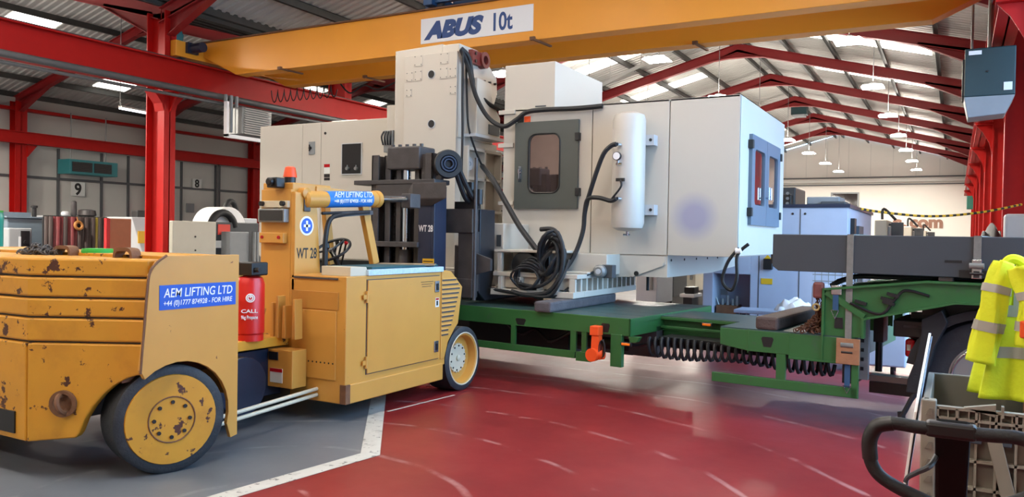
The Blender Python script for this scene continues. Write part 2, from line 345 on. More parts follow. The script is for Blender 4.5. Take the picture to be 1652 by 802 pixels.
# ---- portal frames (each bay line): columns, rafters, haunches
def isec(b, p0, p1, dep, wid, out, tf=.02):
    """I-section between p0 and p1; 'out' is the web direction (depth)"""
    p0 = Vector(p0); p1 = Vector(p1); o = Vector(out).normalized(); d = (p1-p0).normalized(); s = d.cross(o).normalized()
    for c0, c1, hw in ((-dep/2, -dep/2+tf, wid/2), (dep/2-tf, dep/2, wid/2), (-dep/2, dep/2, .012)):
        b.prism([p0+o*c0-s*hw, p0+o*c0+s*hw, p0+o*c1+s*hw, p0+o*c1-s*hw], p1-p0)
    return b
def rafter(b, X0, Z0, X1, Z1, Y, dep=.34, wid=.2):
    isec(b, (X0, Y, Z0-dep/2), (X1, Y, Z1-dep/2), dep, wid, (0, 0, 1))
n = 0
for Y in range(0, 60, 6):
    n += 1
    e = bpy.data.objects.new('trim_%d' % (n+3), None); COL.objects.link(e); e.location = (RID, Y, 0); e['kind'] = 'structure'
    e['label'] = 'red steel portal frame across the hall'
    WM[e.name] = Matrix.Translation((RID, Y, 0))
    for X in (EAVE_R, EAVE_L):
        k = MB(); isec(k, (X, Y, 0), (X, Y, zroof(X+.01)-.1), .62 if X == EAVE_L else .45, .3, (1, 0, 0), .03); part('column', k, red, e)
    k = MB(); isec(k, (WALL_L+.3, Y, 0), (WALL_L+.3, Y, 6.5), .4, .45, (1, 0, 0), .03); part('column', k, red, e)
    for X0, X1 in ((EAVE_R, RID), (RID, EAVE_L+.01), (EAVE_L-.01, RID2), (RID2, WALL_L+.1)):
        k = MB(); rafter(k, X0, zroof(X0), X1, zroof(X1), Y); part('rafter', k, red_dk, e)
    for X, s in ((EAVE_R-.2, -1), (EAVE_L+.3, 1), (EAVE_L-.3, -1), (WALL_L+.4, 1)):     # tapered haunches at the eaves
        L_ = 1.8; z0 = zroof(X)-.3
        k = MB(); k.prism([(X, Y-.012, z0+.1), (X, Y-.012, z0-.42), (X+s*L_, Y-.012, zroof(X+s*L_)-.32), (X+s*L_, Y-.012, zroof(X+s*L_)-.25)], (0, .024, 0))
        k.bar((X, Y, z0-.42), (X+s*L_, Y, zroof(X+s*L_)-.33), .2, .02); part('haunch', k, red_dk, e)
    for X in (RID, RID2):                                                            # apex haunch
        k = MB(); zb = ZR-.52; k.prism([(X-.9, Y-.012, zroof(X-.9)-.3), (X-.35, Y-.012, zb), (X+.35, Y-.012, zb), (X+.9, Y-.012, zroof(X+.9)-.3), (X, Y-.012, ZR-.2)], (0, .024, 0))
        for a, c in ((X-.9, X-.35), (X-.35, X+.35), (X+.35, X+.9)):
            za = zb if abs(a-X) < .5 else zroof(a)-.33; zc = zb if abs(c-X) < .5 else zroof(c)-.33; k.bar((a, Y, za), (c, Y, zc), .2, .02)
        part('apex_haunch', k, red_dk, e)
    # crane runway brackets on both column lines, with flared gusset
    for X, s in ((EAVE_R, -1), (EAVE_L, 1)):
        k = MB(); zt = 4.72; k.box((X+s*.2, Y-.15, zt-.05), (X+s*.62, Y+.15, zt))
        k.prism([(X+s*.2, Y-.02, zt-.05), (X+s*.6, Y-.02, zt-.05), (X+s*.45, Y-.02, zt-.22), (X+s*.3, Y-.02, zt-.5), (X+s*.2, Y-.02, zt-.9)], (0, .04, 0))
        part('crane_bracket', k, red, e)
    for s in (-1, 1):
        k = MB(); k.prism([(EAVE_L, Y+s*.15, 4.66), (EAVE_L, Y+s*.42, 4.66), (EAVE_L, Y+s*.32, 4.56), (EAVE_L, Y+s*.2, 4.42), (EAVE_L, Y+s*.15, 4.25)], (.3, 0, 0)); part('gusset', k, red, e)
    k = MB(); k.prism([(WALL_L+.5, Y+.22, 4.83), (WALL_L+.5, Y+.6, 4.83), (WALL_L+.5, Y+.22, 4.35)], (.06, 0, 0)); part('gusset', k, red, e)
n += 3
# crane runway beams
def runway(X, zt, zb, wid, label):
    global n
    n += 1
    k = MB(); isec(k, (X, Y_NEAR+.1, (zt+zb)/2), (X, Y_END-.1, (zt+zb)/2), zt-zb, wid, (0, 0, 1), .03)
    o = struct(part('trim_%d' % n, k, red)); o['label'] = label
    return o
ry = runway(EAVE_L+.35, 5.42, 4.72, .3, 'deep red crane runway beam on the left columns')
k = MB(); k.box((EAVE_L+.32, Y_NEAR+.1, 5.42), (EAVE_L+.38, Y_END-.1, 5.47)); part('rail', k, iron, ry)
ry2 = runway(EAVE_R-.42, 5.42, 4.72, .3, 'red crane runway beam on the right columns')
runway(WALL_L+.75, 5.29, 4.83, .25, 'red runway beam along the left wall')

# ---- roof: corrugated sheet, purlins, rooflights
def sheet(b, X0, X1):
    ys = []; y = Y_NEAR; i = 0
    while y < Y_END: ys.append((y, 0)); ys.append((y+.08, 0)); ys.append((y+.11, .04)); ys.append((y+.22, .04)); y += .25
    vs = []; z0 = zroof(X0)+.22; z1 = zroof(X1)+.22
    for (y, dz) in ys: vs.append((X0, y, z0+dz)); vs.append((X1, y, z1+dz))
    b.add(vs, [(2*i, 2*i+1, 2*i+3, 2*i+2) for i in range(len(ys)-1)])
b = MB()
for X0, X1 in ((1.8, RID), (RID, EAVE_L+.01), (EAVE_L-.01, RID2), (RID2, WALL_L-.2)): sheet(b, X0, X1)
ce = struct(part('ceiling', b, rsheet))
base_p = None
for (Xe, Xr, s) in ((EAVE_R, RID, -1), (EAVE_L, RID, 1), (EAVE_L, RID2, -1), (WALL_L, RID2, 1)):
    span = abs(Xr-Xe)
    for i in range(6):
        X = Xe+s*(span-.25)*i/5 + (s*.05 if i == 0 else 0)
        Xm = X
        z = zroof(Xm+s*.02)+.1
        if base_p is None:
            k = MB(); k.box((-.03, Y_NEAR+.1, -.1), (.03, Y_END-.1, .1)); k.box((-.03, Y_NEAR+.1, -.1), (.07, Y_END-.1, -.085)); k.box((-.07, Y_NEAR+.1, .085), (.03, Y_END-.1, .1))
            base_p = part('purlin', k, purl, ce); o = base_p
        else: o = clone(base_p, ce)
        o.location = (Xm, 0, z)
def rooflight(X0, X1, Y0, Y1):
    k = MB(); z0 = zroof(X0)+.19; z1 = zroof(X1)+.19
    k.prism([(X0, Y0, z0), (X1, Y0, z1), (X1, Y1, z1), (X0, Y1, z0)], (0, 0, .012)); part('rooflight', k, skyl, ce)
for i in range(0, 10):
    Y = 6*i
    rooflight(-5.0, -.75, Y+2.8, Y+3.7); rooflight(-12.9, -9.2, Y+2.8, Y+3.7)
def roofhit(x, y, rid):
    d = ray(x, y); best = None
    for sgn in (1, -1):        # z = ZR+.19 - SL*sgn*(X-rid)
        t = (ZR+.19+SL*sgn*rid-EYE)/(d.z+SL*sgn*d.x); P = CAMP+d*t
        if t > 0 and sgn*(P.x-rid) >= 0 and (best is None or t < best[0]): best = (t, P)
    return best[1] if best else None
for x, y, hx, hy in ((52, 36, .55, .75), (188, 137, .5, .7), (603, 168, .6, .6), (500, 150, .6, .6)):
    P = roofhit(x, y, RID2)
    if P is not None and EAVE_L > P.x > WALL_L: rooflight(P.x-hx, P.x+hx, P.y-hy, P.y+hy)
k = MB(); k.box((EAVE_L-.22, Y_NEAR, 6.72), (EAVE_L+.22, Y_END, 6.98)); part('valley_gap_cover', k, purl, ce)  # added cover along the valley, keeps sky light from leaking between the sheets
# conduits along the left runway and services
def conduit(name, pts, r, label):
    k = MB(); k.tube(pts, r, 10); return tag(part(name, k, pipeg), label, 'pipe')
conduit('service_pipe', [(EAVE_L+.75, Y_NEAR+.2, 4.72), (EAVE_L+.75, 30, 4.72)], .07, 'grey service pipe running below the left crane runway beam')
conduit('service_pipe', [(EAVE_L+.75, Y_NEAR+.2, 4.56), (EAVE_L+.75, 30, 4.56)], .035, 'thin conduit under the grey service pipe on the left')
pp = [atY(972, 137, 23.5), atY(1100, 72, 23.5)]
k = MB(); k.bar(pp[0], pp[1], .07, .1)
for a in (.1, .5, .9):
    h_ = pp[0].lerp(pp[1], a); k.cyl(h_, (h_.x, h_.y, zroof(h_.x)+.2), .015, n=6)
tag(part('lighting_trunking', k, wallm), 'pale lighting trunking sloping under the roof beside the white cover', 'trunking')
k = MB(); p0 = atX(353, 200, WALL_L+.2); k.tube(smooth([(WALL_L+.2, p0.y, 0), (WALL_L+.2, p0.y, 4.6), (WALL_L+.2, p0.y+.3, 5.1), (WALL_L+.2, p0.y+1.2, 5.3)]), .05); tag(part('wall_pipe', k, pipeg), 'dark pipe rising up the left wall beside number 8', 'pipe')

# ---- high-bay lamps
UPL = .15
def lamp(X, Y, z, label, size=.6, power=260, ztop=None):
    t = thing('high_bay_lamp', label, 'lamp', (X, Y, z), 0, 'square high-bay lamps')
    k = MB(); h = size/2; k.lathe((0, 0, .12), (0, 0, 1), [(h*.45, -.05), (h*.4, .0), (h*.2, .03), (.02, .04)], 12); part('housing', k, galv, t, local=True)
    k = MB(); k.add([(-h,-h,.0),(h,-h,.0),(h,h,.0),(-h,h,.0),(-h*.8,-h*.8,.06),(h*.8,-h*.8,.06),(h*.8,h*.8,.06),(-h*.8,h*.8,.06)], [(0,3,2,1),(4,5,6,7),(0,1,5,4),(1,2,6,5),(2,3,7,6),(3,0,4,7)]); part('diffuser', k, lampm, t, local=True)
    k = MB(); k.cyl((0, 0, .15), (0, 0, zroof(X)+.2-z), .012, n=6); part('suspension_cable', k, galv, t, local=True)
    l = bpy.data.lights.new('lamp_light', 'AREA'); l.size = size; l.energy = power; l.color = (1, .91, .79)
    o = bpy.data.objects.new('lamp_light', l); COL.objects.link(o); o.parent = t; o.location = (0, 0, -.03)
    l2 = bpy.data.lights.new('roof_fill_light', 'AREA'); l2.size = size; l2.energy = power*UPL; l2.color = (1, .92, .82)  # upward fill light added above each lamp to brighten the roof
    o = bpy.data.objects.new('roof_fill_light', l2); COL.objects.link(o); o.parent = t; o.location = (0, 0, .2); o.rotation_euler = (math.pi, 0, 0)
ordn = ['nearest', 'second', 'third', 'fourth', 'fifth', 'sixth', 'seventh', 'eighth', 'last']
for row, X in (('right', -2.2), ('middle', -6.7), ('left', -11.2)):
    for i in range(0, 7):
        Y = 19.5+6*i
        lamp(X, Y, 6.1, 'square high-bay lamp in the %s row, %s along the hall' % (row, ordn[i]), power=480)
for X in (-20, -27):  # unseen lamps, added outside the view to brighten the left aisle
    for i, Y in enumerate((2.5, 9)):
        lamp(X, Y, 6.2, 'added unseen high-bay lamp in the left aisle, %s in the row %s' % (ordn[i], 'by the columns' if X == -20 else 'by the left wall'), power=1700)
for i, Y in enumerate((-4.5, 1.5, 7.5)):  # unseen lamps added overhead and behind the camera to brighten the foreground
    for X, nm in ((-2.2, 'right'), (-6.7, 'middle'), (-11.2, 'left')): lamp(X, Y, 6.6, 'added unseen high-bay lamp on the near side of the crane, %s %s' % (nm, ordn[i]), power=(195, 150, 85)[i])
# slim tube lamp in the left aisle
p, q = atX(194, 172, -20.5), atX(242, 181, -20.5)
t = thing('tube_lamp', 'slim white tube lamp hanging left of the red column', 'lamp', p)
k = MB(); k.bar(p, q, .16, .05); part('housing', k, wallm, t)
k = MB(); k.bar(p-Vector((0,0,.045)), q-Vector((0,0,.045)), .12, .04); part('tube', k, tubem, t)
k = MB()
for a in (p, q): k.cyl(a, (a.x, a.y, zroof(a.x)+.2), .01, n=6)
part('chain', k, galv, t)
# ================================================================== bridge crane
YB1, YB2, ZB0, ZB1 = 12.75, 14.25, 5.12, 5.92
cr = thing('bridge_crane', 'orange double-girder overhead bridge crane with a white ABUS 10t sign', 'crane', (RID, YB1, ZB0))
XL, XR_ = EAVE_L+.45, EAVE_R-.3
for Y in (YB1, YB2):
    k = MB(); k.prism([(XL, Y, ZB1), (XL, Y, ZB1-.3), (XL+1.1, Y, ZB0), (XR_-1.1, Y, ZB0), (XR_, Y, ZB1-.3), (XR_, Y, ZB1)], (0, .34, 0))
    g = part('girder', k, yel_crane, cr, .008)
    k = MB(); k.box((XL, Y-.05, ZB1), (XR_, Y+.39, ZB1+.025)); part('top_flange', k, fkr, g)
    k = MB(); k.box((XL+.3, Y+.13, ZB1+.025), (XR_-.3, Y+.2, ZB1+.07)); part('hoist_rail', k, iron, g)
for X in (EAVE_L+.35, EAVE_R-.42):
    k = MB(); k.box((X-.14, YB1-.75, 5.5), (X+.14, YB2+1.1, 5.85)); ec = part('end_carriage', k, yel_crane, cr, .01)
    for Y in (YB1-.5, YB2+.85): k = MB(); k.cyl((X-.08, Y, 5.6), (X+.08, Y, 5.6), .13, n=20); part('wheel', k, iron, ec)
    k = MB(); s = 1 if X < -5 else -1; k.cyl((X+s*.15, YB1-.35, 5.72), (X+s*.55, YB1-.35, 5.72), .11, n=16); k.box((X+s*.12, YB1-.5, 5.6), (X+s*.22, YB1-.2, 5.84)); part('drive_motor', k, blued, ec)
# sign
tl, tr, bl, br = atY(680, 31, YB1), atY(861, 7, YB1), atY(680, 70, YB1), atY(861, 51, YB1)
zs1, zs0 = (tl.z+tr.z)/2, (bl.z+br.z)/2
k = MB(); k.box((tl.x, YB1-.015, zs0), (tr.x, YB1, zs1)); sg = part('sign_board', k, wprint, cr)
Wd = tr.x-tl.x; Hd = zs1-zs0
abm = mat('abus_blue', '#23457E', .5, var=.02)
text('lettering', 'ABUS', Hd*.88, frameM((tl.x+Wd*.03, YB1-.017, zs0+Hd*.19), (1,0,0), (0,0,1)), abm, sg, .001, Hd*.06, .28, Wd*.55)
text('lettering', '10t', Hd*.95, frameM((tl.x+Wd*.665, YB1-.017, zs0+Hd*.18), (1,0,0), (0,0,1)), abm, sg, .001, Hd*.022, 0, Wd*.165)
# hoist trolley on top of the girders
xh = atY(745, 5, YB1).x
k = MB()
for X in (xh-.75, xh+.75): k.box((X-.1, YB1-.05, ZB1+.1), (X+.1, YB2+.4, ZB1+.3))
k.box((xh-.75, YB1+.05, ZB1+.15), (xh+.75, YB1+.15, ZB1+.25))
hr = part('hoist_trolley', k, sblue, cr)
k = MB(); k.cyl((xh-.65, (YB1+YB2)/2+.17, ZB1+.35), (xh+.55, (YB1+YB2)/2+.17, ZB1+.35), .24, n=24); part('rope_drum', k, sblue, hr)
k = MB(); k.cyl((xh+.55, (YB1+YB2)/2+.17, ZB1+.35), (xh+1.1, (YB1+YB2)/2+.17, ZB1+.35), .17, n=20); part('motor', k, blued, hr)
k = MB(); k.box((xh-1.05, YB1+.3, ZB1+.12), (xh-.8, YB1+.8, ZB1+.5)); part('control_box', k, sblue, hr)
for x in (xh-.6, xh+.6):
    for Y in (YB1+.165, YB2+.165): k = MB(); k.cyl((x, Y-.04, ZB1+.14), (x, Y+.04, ZB1+.14), .08, n=16); part('wheel', k, iron, hr)
# festoon cable loops under the rear girder
f0, f1 = atY(438, 143, YB2+.2), atY(545, 136, YB2+.2); NL = 10; k = MB(); pts = []
for i in range(NL):
    a = f0.lerp(f1, i/NL); b2 = f0.lerp(f1, (i+1)/NL); d = (b2-a)
    for j in range(14):
        t = j/14; pts.append((a.x+d.x*(t-.13*math.sin(2*math.pi*t)), YB2+.2+.03*math.sin(2*math.pi*t), ZB0-.03-.3*math.sin(math.pi*t)**.55))
k.tube(pts, .012, 6); part('festoon_cable', k, rubber, cr)
for (x, y, Y) in ((459, 104, YB1), (865, 58, YB1), (1125, 70, YB2), (595, 124, YB2)):
    P = atY(x, y, Y); k = MB(); k.bar((P.x, Y-.12, ZB0-.02), (P.x+.05, Y+.5, ZB0-.02), .05, .03); k.box((P.x-.05, Y-.16, ZB0-.04), (P.x+.04, Y-.1, ZB0+.02)); part('limit_arm', k, fkr, cr)
k = MB(); k.tube(smooth([(f1.x, YB2+.3, ZB0-.02), (f1.x+.3, YB2+.3, ZB0-.25), (f1.x+.7, YB2+.3, ZB0-.1), (f1.x+1.1, YB2+.3, ZB0-.22), (f1.x+1.6, YB2+.3, ZB0-.1)]), .02, 6); part('cable', k, rubber, cr)
# column stub up to the roof beside the crane end is part of the frame; pale yard lamp on it
p = atY(283, 60, 12.4)
t = thing('bulkhead_lamp', 'small teal lamp beside the top of the left red column', 'lamp', (p.x, 12.4, p.z))
k = MB(); k.lathe((p.x, 12.4, p.z), (0,0,1), [(.16,-.12),(.18,.05),(.12,.18),(.03,.24)], 16); part('shade', k, teal, t)
k = MB(); k.lathe((p.x, 12.4, p.z-.2), (0,0,1), [(.05,0),(.13,.03),(.13,.08)], 16); part('bulb', k, tubem, t)
k = MB(); k.cyl((p.x, 12.4, p.z+.2), (p.x, 12.4, zroof(p.x)), .015, n=6); part('cord', k, rubber, t)

# ================================================================== heaters
t = thing('unit_heater', 'large teal unit heater with grey hood beside the right columns', 'heater', (.4, 14.3, 3.53))
p, q = atY(1557, 80, 14), atY(1640, 78, 14)
k = MB(); k.box((p.x, 14, 3.83), (q.x, 14.9, 4.56)); hb = part('casing', k, tealdk, t, .015)
k = MB(); k.box((p.x-.03, 14.06, 3.84), (p.x, 14.64, 4.42)); part('fan_grille', k, black, t, .01)
k = MB(); k.add([(p.x,14,3.83),(q.x,14,3.83),(q.x,14.7,3.83),(p.x,14.7,3.83),(p.x+.06,14.05,3.52),(q.x-.12,14.05,3.56),(q.x-.12,14.6,3.56),(p.x+.06,14.6,3.52)],
              [(0,1,2,3),(4,7,6,5),(0,4,5,1),(1,5,6,2),(2,6,7,3),(3,7,4,0)]); part('outlet_hood', k, mgrey, t, .01)
k = MB(); k.box((p.x+.05, 13.985, 4.46), (p.x+.22, 14, 4.52)); part('maker_plate', k, wprint, hb)
k = MB(); k.box((q.x-.15, 13.985, 3.9), (q.x-.04, 14, 4.02)); part('rating_plate', k, paper, hb)
k = MB(); k.cyl((p.x+.3, 13.98, 4.2), (p.x+.3, 14, 4.2), .015, n=12); part('plug', k, black, hb)
for X in (p.x+.1, p.x+.35):
    k = MB(); k.cyl((X, 14.8, 4.5), (X, 14.8, 7.2), .02 if X < p.x+.2 else .04, n=8); part('hanger_pipe', k, galv, t)
t = thing('unit_heater', 'small green unit heater far off on the right wall', 'heater', (.8, 48, 3.42))
p, q = atY(1560, 316, 48), atY(1583, 337, 48)
k = MB(); k.box((p.x, 48, q.z), (q.x, 48.8, p.z)); part('casing', k, mat('heater_green', '#1E6A5A', .45), t, .02)
k = MB(); k.box((p.x, 48.1, p.z+.35), (q.x+.3, 48.5, p.z+.5)); k.cyl((p.x+.3, 48.3, p.z), (p.x+.3, 48.3, p.z+.4), .03, n=6); part('flue', k, mgrey, t)
p, q = atY(1276, 171, 45), atY(1301, 184, 45)
t = thing('unit_heater', 'small grey-green heater hung under the far roof apex', 'heater', (p.x, 45, q.z))
k = MB(); k.box((p.x, 45, q.z), (q.x, 45.7, p.z)); part('casing', k, tealdk, t, .03)
k = MB(); k.box((p.x+.1, 44.95, q.z-.1), (q.x-.1, 45.6, q.z)); part('outlet', k, mgrey, t)
k = MB()
for X in (p.x+.15, q.x-.15): k.cyl((X, 45.3, p.z), (X, 45.3, zroof(X)), .02, n=6)
part('hanger', k, galv, t)
t = thing('warm_air_heater', 'wide turquoise warm-air heater with two black grilles above number 9', 'heater', (WALL_L+.9, 21, 3.8))
p, q = atX(112, 260, WALL_L+1.1), atX(190, 286, WALL_L+1.1)
k = MB(); k.box((WALL_L+.3, p.y, q.z), (WALL_L+1.1, q.y, p.z+.1)); hb = part('casing', k, teal, t, .02)
ym = (p.y+q.y)/2
for a, b2 in ((p.y+.12, ym-.1), (ym, q.y-.3)):
    k = MB(); k.box((WALL_L+1.09, a, q.z+.1), (WALL_L+1.12, b2, p.z)); gr = part('grille', k, black, hb)
    for i in range(6): zz = q.z+.14+i*(p.z-q.z-.18)/5; k = MB(); k.box((WALL_L+1.12, a, zz), (WALL_L+1.14, b2, zz+.02)); part('slat', k, iron, gr)
k = MB()
for Y in (p.y+.3, q.y-.3): k.cyl((WALL_L+.7, Y, p.z+.1), (WALL_L+.7, Y, 6.3), .025, n=6)
part('hanger', k, galv, t)
# louvred air unit near the crane, left of the machine
X = EAVE_L+1.15
p, q = atX(392, 172, X), atX(421, 220, X); p0 = atX(368, 167, X)
t = thing('air_unit', 'grey louvred air unit hung on a white bracket left of the machine', 'ventilation unit', (X, p.y, q.z))
k = MB(); k.box((X-.5, p.y, q.z), (X-.02, q.y+.35, p.z)); cs = part('casing', k, galv, t, .01)
for i in range(12): z = q.z+.02+i*(p.z-q.z-.04)/11; k = MB(); k.add([(X-.02,p.y+.05,z),(X+.03,p.y+.05,z-.02),(X+.03,q.y+.3,z-.02),(X-.02,q.y+.3,z),(X-.02,p.y+.05,z+.01),(X+.03,p.y+.05,z-.01),(X+.03,q.y+.3,z-.01),(X-.02,q.y+.3,z+.01)],[(0,1,2,3),(4,7,6,5),(0,4,5,1),(1,5,6,2),(2,6,7,3),(3,7,4,0)]); part('louvre', k, wallm, cs)
k = MB(); k.box((X-.1, p0.y-.03, q.z-.12), (X, p0.y+.03, p0.z+.05)); k.box((X-.1, p0.y-.03, q.z-.14), (X, q.y+.3, q.z-.06)); part('bracket', k, wprint, t)
k = MB()
for i in range(3): k.cyl((X-.25, p0.y+.15+i*.16, q.z+.02), (X-.25, p0.y+.15+i*.16, p0.z+.25), .04, n=8)
part('pipe', k, galv, t)

# ================================================================== number signs on the left wall
for s, b in (('9', (115, 293, 137, 317)), ('8', (311, 288, 325, 304))):
    p, q = atX(b[0], b[1], WALL_L+.1), atX(b[2], b[3], WALL_L+.1)
    k = MB(); k.box((WALL_L+.08, p.y, q.z), (WALL_L+.1, q.y, p.z)); o = part('number_sign', k, paper)
    tag(o, 'white sign with a nine, under the turquoise heater' if s == '9' else 'white sign with an eight, right of the red column', 'sign')
    text('numeral', s, (p.z-q.z)*1.15, frameM((WALL_L+.102, p.y+(q.y-p.y)*.24, q.z+(p.z-q.z)*.1), (0,1,0), (0,0,1)), kprint, o, .002, .02, 0, (q.y-p.y)*.5)

# ================================================================== background machines, left
def bgbox(b, x0, x1, yt, X, dep, zb=0.):
    p, q = atX(x0, yt, X), atX(x1, yt, X); z = (p.z+q.z)/2
    b.box((X-dep, p.y, zb), (X, q.y, z)); return p.y, q.y, z
X = -22.
k = MB(); y0, y1, z1 = bgbox(k, 12, 76, 352, X, 1.4); t = thing('milling_machine', 'blue-grey machine body at the far left beneath the turquoise heater', 'machine', (X-.7, (y0+y1)/2, 0))
part('body', k, bgrey, t, .03)
k = MB(); k.box((X-1.4, y0-.05, z1), (X+.06, y1-.1, z1+.04)); k.box((X-1.3, y0, z1+.04), (X-.5, y0+.9, z1+.16)); part('top_cover', k, bgrey, t)
k = MB(); y2, y3, z3 = bgbox(k, 14, 52, 368, X+.5, .45); part('front_cabinet', k, mgrey, t, .03)
k = MB(); k.box((X+.5, y2+.35, .5), (X+.52, y3-.35, 1.35)); part('cabinet_door', k, white2, t)
k = MB(); k.box((X+.5, y3-.3, .9), (X+.53, y3-.08, 1.5)); k.cyl((X+.53, y3-.19, 1.2), (X+.58, y3-.19, 1.2), .06, n=12); part('control_panel', k, black, t)
k = MB(); k.cyl((X-.6, y0+1.05, z1+.04), (X-.6, y0+1.05, z1+.3), .06, n=12); k.cyl((X-.6, y0+1.05, z1+.3), (X-.6, y0+1.05, z1+.36), .09, n=12); part('vent_pipe', k, black, t)
# welding curtain: strips on a rail
X = -21.
p, q = atX(70, 350, X), atX(172, 350, X)
t = thing('welding_curtain', 'dark red strip welding curtain hung on a low rail at the left', 'curtain', (X, p.y, 0))
k = MB(); k.bar((X, p.y, p.z+.02), (X, q.y, p.z+.02), .05, .05)
for Y in (p.y, q.y): k.cyl((X, Y, 0), (X, Y, p.z), .03, n=8)
part('rail', k, black, t)
NS = 18
for i in range(NS):
    y0 = p.y+(q.y-p.y)*i/NS; y1 = p.y+(q.y-p.y)*(i+1)/NS+.02; m = curt if i in (2, 3, 4, 6, 7, 8) else curtd
    if i == 14: m = mat('olive_strip', '#8A7A28', .5)
    k = MB(); dx = .03*(i % 2)
    k.grid(5, 1, lambda u, v: (X+.04+dx+.03*math.sin(u*math.pi), y0+(y1-y0)*u, .12+(p.z-.1)*v)); part('strip', k, m, t, solid=.006)
k = MB(); P = atX(126, 364, X+.12); k.torus((X+.14, P.y, P.z), (1, 0, .2), .1, .04, 16, 8); k.cyl((X+.12, P.y, P.z+.1), (X+.06, P.y, p.z+.02), .015, n=8); part('hook', k, mat('dull_orange', '#8A5A20', .6), t)
# bench vices and pipes that stand up behind the curtain
k = MB(); X = -23.5; y0, y1, z1 = bgbox(k, 76, 160, 349, X, 1.0); t = thing('workbench', 'long dark workbench with fittings on top behind the strip curtain', 'workbench', (X-.5, (y0+y1)/2, 0))
part('bench', k, mgrey, t, .02)
for x, ht, r in ((119, .45, .09), (140, .2, .28), (105, .12, .12)):
    P = atX(x, 346, X-.3); k = MB(); k.lathe((P.x, P.y, z1), (0,0,1), [(r*.7,0),(r,.05),(r*.9,ht),(r*.5,ht+.03)], 14); part('fitting', k, iron if x != 105 else white2, t)
# brown panel and grey machine
k = MB(); X = -19.; y0, y1, z1 = bgbox(k, 177, 212, 353, X, .06); t = thing('screen_panel', 'rust-brown upright screen panel left of the red column', 'screen', (X, (y0+y1)/2, 0)); part('panel', k, brownp, t, .01)
k = MB(); k.box((X-.08, y0-.1, 0), (X+.02, y0, z1)); part('edge_post', k, redl, t)
k = MB(); k.box((X-.4, y0, 0), (X+.3, y0+.1, .05)); k.box((X-.4, y1-.1, 0), (X+.3, y1, .05)); part('foot', k, redl, t)
k = MB(); X = -20.5; p, q = atX(212, 350, X), atX(240, 350, X)
k.prism([(X, p.y+.7, 0), (X, q.y, 0), (X, q.y, p.z), (X, p.y, p.z)], (-1.2, 0, 0)); t = thing('lathe', 'pale grey machine with a slanting cover beside the red column', 'machine', (X-.6, p.y+.6, 0)); part('body', k, white2, t, .02)
k = MB(); k.box((X-.5, p.y+.35, p.z), (X-.2, p.y+.75, p.z+.2)); part('top_box', k, black, t, .02)
k = MB(); k.box((X, q.y-.35, p.z-.75), (X+.02, q.y-.05, p.z-.4)); part('warning_label', k, ylab, t)
# beige cabinet and grey machine with white guard, right of the column
X = -14.
k = MB(); y0, y1, z1 = bgbox(k, 279, 349, 357, X, .12); t = thing('control_cabinet', 'large beige cabinet panel between the red column and the forklift', 'cabinet', (X-.4, (y0+y1)/2, 0)); part('body', k, beige, t, .015)
k = MB()
for (x, y) in ((315, 382), (315, 404)): P = atX(x, y, X); k.cyl((X, P.y, P.z), (X+.01, P.y, P.z), .02, n=10)
part('lock', k, black, t)
X = -15.2
k = MB(); y0, y1, z1 = bgbox(k, 334, 418, 359, X+.2, 1.2); t = thing('turning_centre', 'dark grey machine with a round white guard and black hoses', 'machine', (X, (y0+y1)/2, 0)); part('body', k, slate, t, .02)
k = MB(); y2, y3, z3 = bgbox(k, 371, 402, 374, X+.5, .3); part('front_door', k, mgrey, t, .02)
for i in range(3): k = MB(); k.cyl((X+.55, y3+.1+i*.1, .3), (X+.55, y3+.1+i*.1, z3), .05, n=10); part('riser_pipe', k, galv, t)
P = atX(355, 352, X-.3); r = .52
k = MB(); k.lathe((X-.7, P.y, P.z-.25), (1,0,0), [(r*.95,0),(r,.04),(r,.7),(r*.9,.75)], 32); part('round_guard', k, wprint, t)
k = MB(); pts = [(X+.16, P.y+.36*math.cos(a)-.32, P.z-.28+.4*math.sin(a)) for a in [math.pi*(.05+i/14*.95) for i in range(15)]]; k.tube(pts, .085, 10); part('black_hose', k, rubber, t)
P2 = atX(372, 340, X-.4)
k = MB(); pts = [(X-.4, P2.y+.17*math.cos(a), P2.z-.05+.28*math.sin(a)) for a in [math.pi*(-.15+i/14*1.2) for i in range(15)]]; k.tube(pts, .07, 10); part('black_hose', k, rubber, t)
k = MB(); P3 = atX(388, 352, X-.3); k.box((X-.6, P3.y-.05, z1-.02), (X-.2, P3.y+.45, P3.z)); part('top_cabinet', k, white2, t, .02)
P = atX(359, 362, X+.3); k = MB(); k.box((X+.72, P.y-.05, P.z-.24), (X+.735, P.y+.3, P.z)); o = part('paper_tag', k, ppink)
tag(o, 'red paper tag stuck on the grey machine', 'tag')
k = MB(); k.box((X+.72, P.y-.25, P.z-.55), (X+.735, P.y+.1, P.z-.38)); o2 = part('paper_note', k, paper); tag(o2, 'pale paper note below the red tag', 'note')
for oo in (o, o2): oo.location.x = -.52
# teal drum at the left frame edge
X = -14.5; p, q = atX(-14, 342, X), atX(11, 342, X)
k = MB(); r = (q.y-p.y)/2; k.lathe((X-r, (p.y+q.y)/2, 0), (0,0,1), [(r*.95,0),(r,.03),(r,.55),(r*1.03,.6),(r,.65),(r,p.z-.2),(r*1.04,p.z-.18),(r*1.04,p.z-.05),(r*.9,p.z)], 24); o = part('plastic_drum', k, aqua)
tag(o, 'turquoise plastic drum at the left edge behind the counterweight', 'drum')
k = MB(); k.lathe((X-r, (p.y+q.y)/2, p.z), (0,0,1), [(r*.98,0),(r*.98,.03),(r*.2,.04)], 24); part('lid', k, bgreen, o)

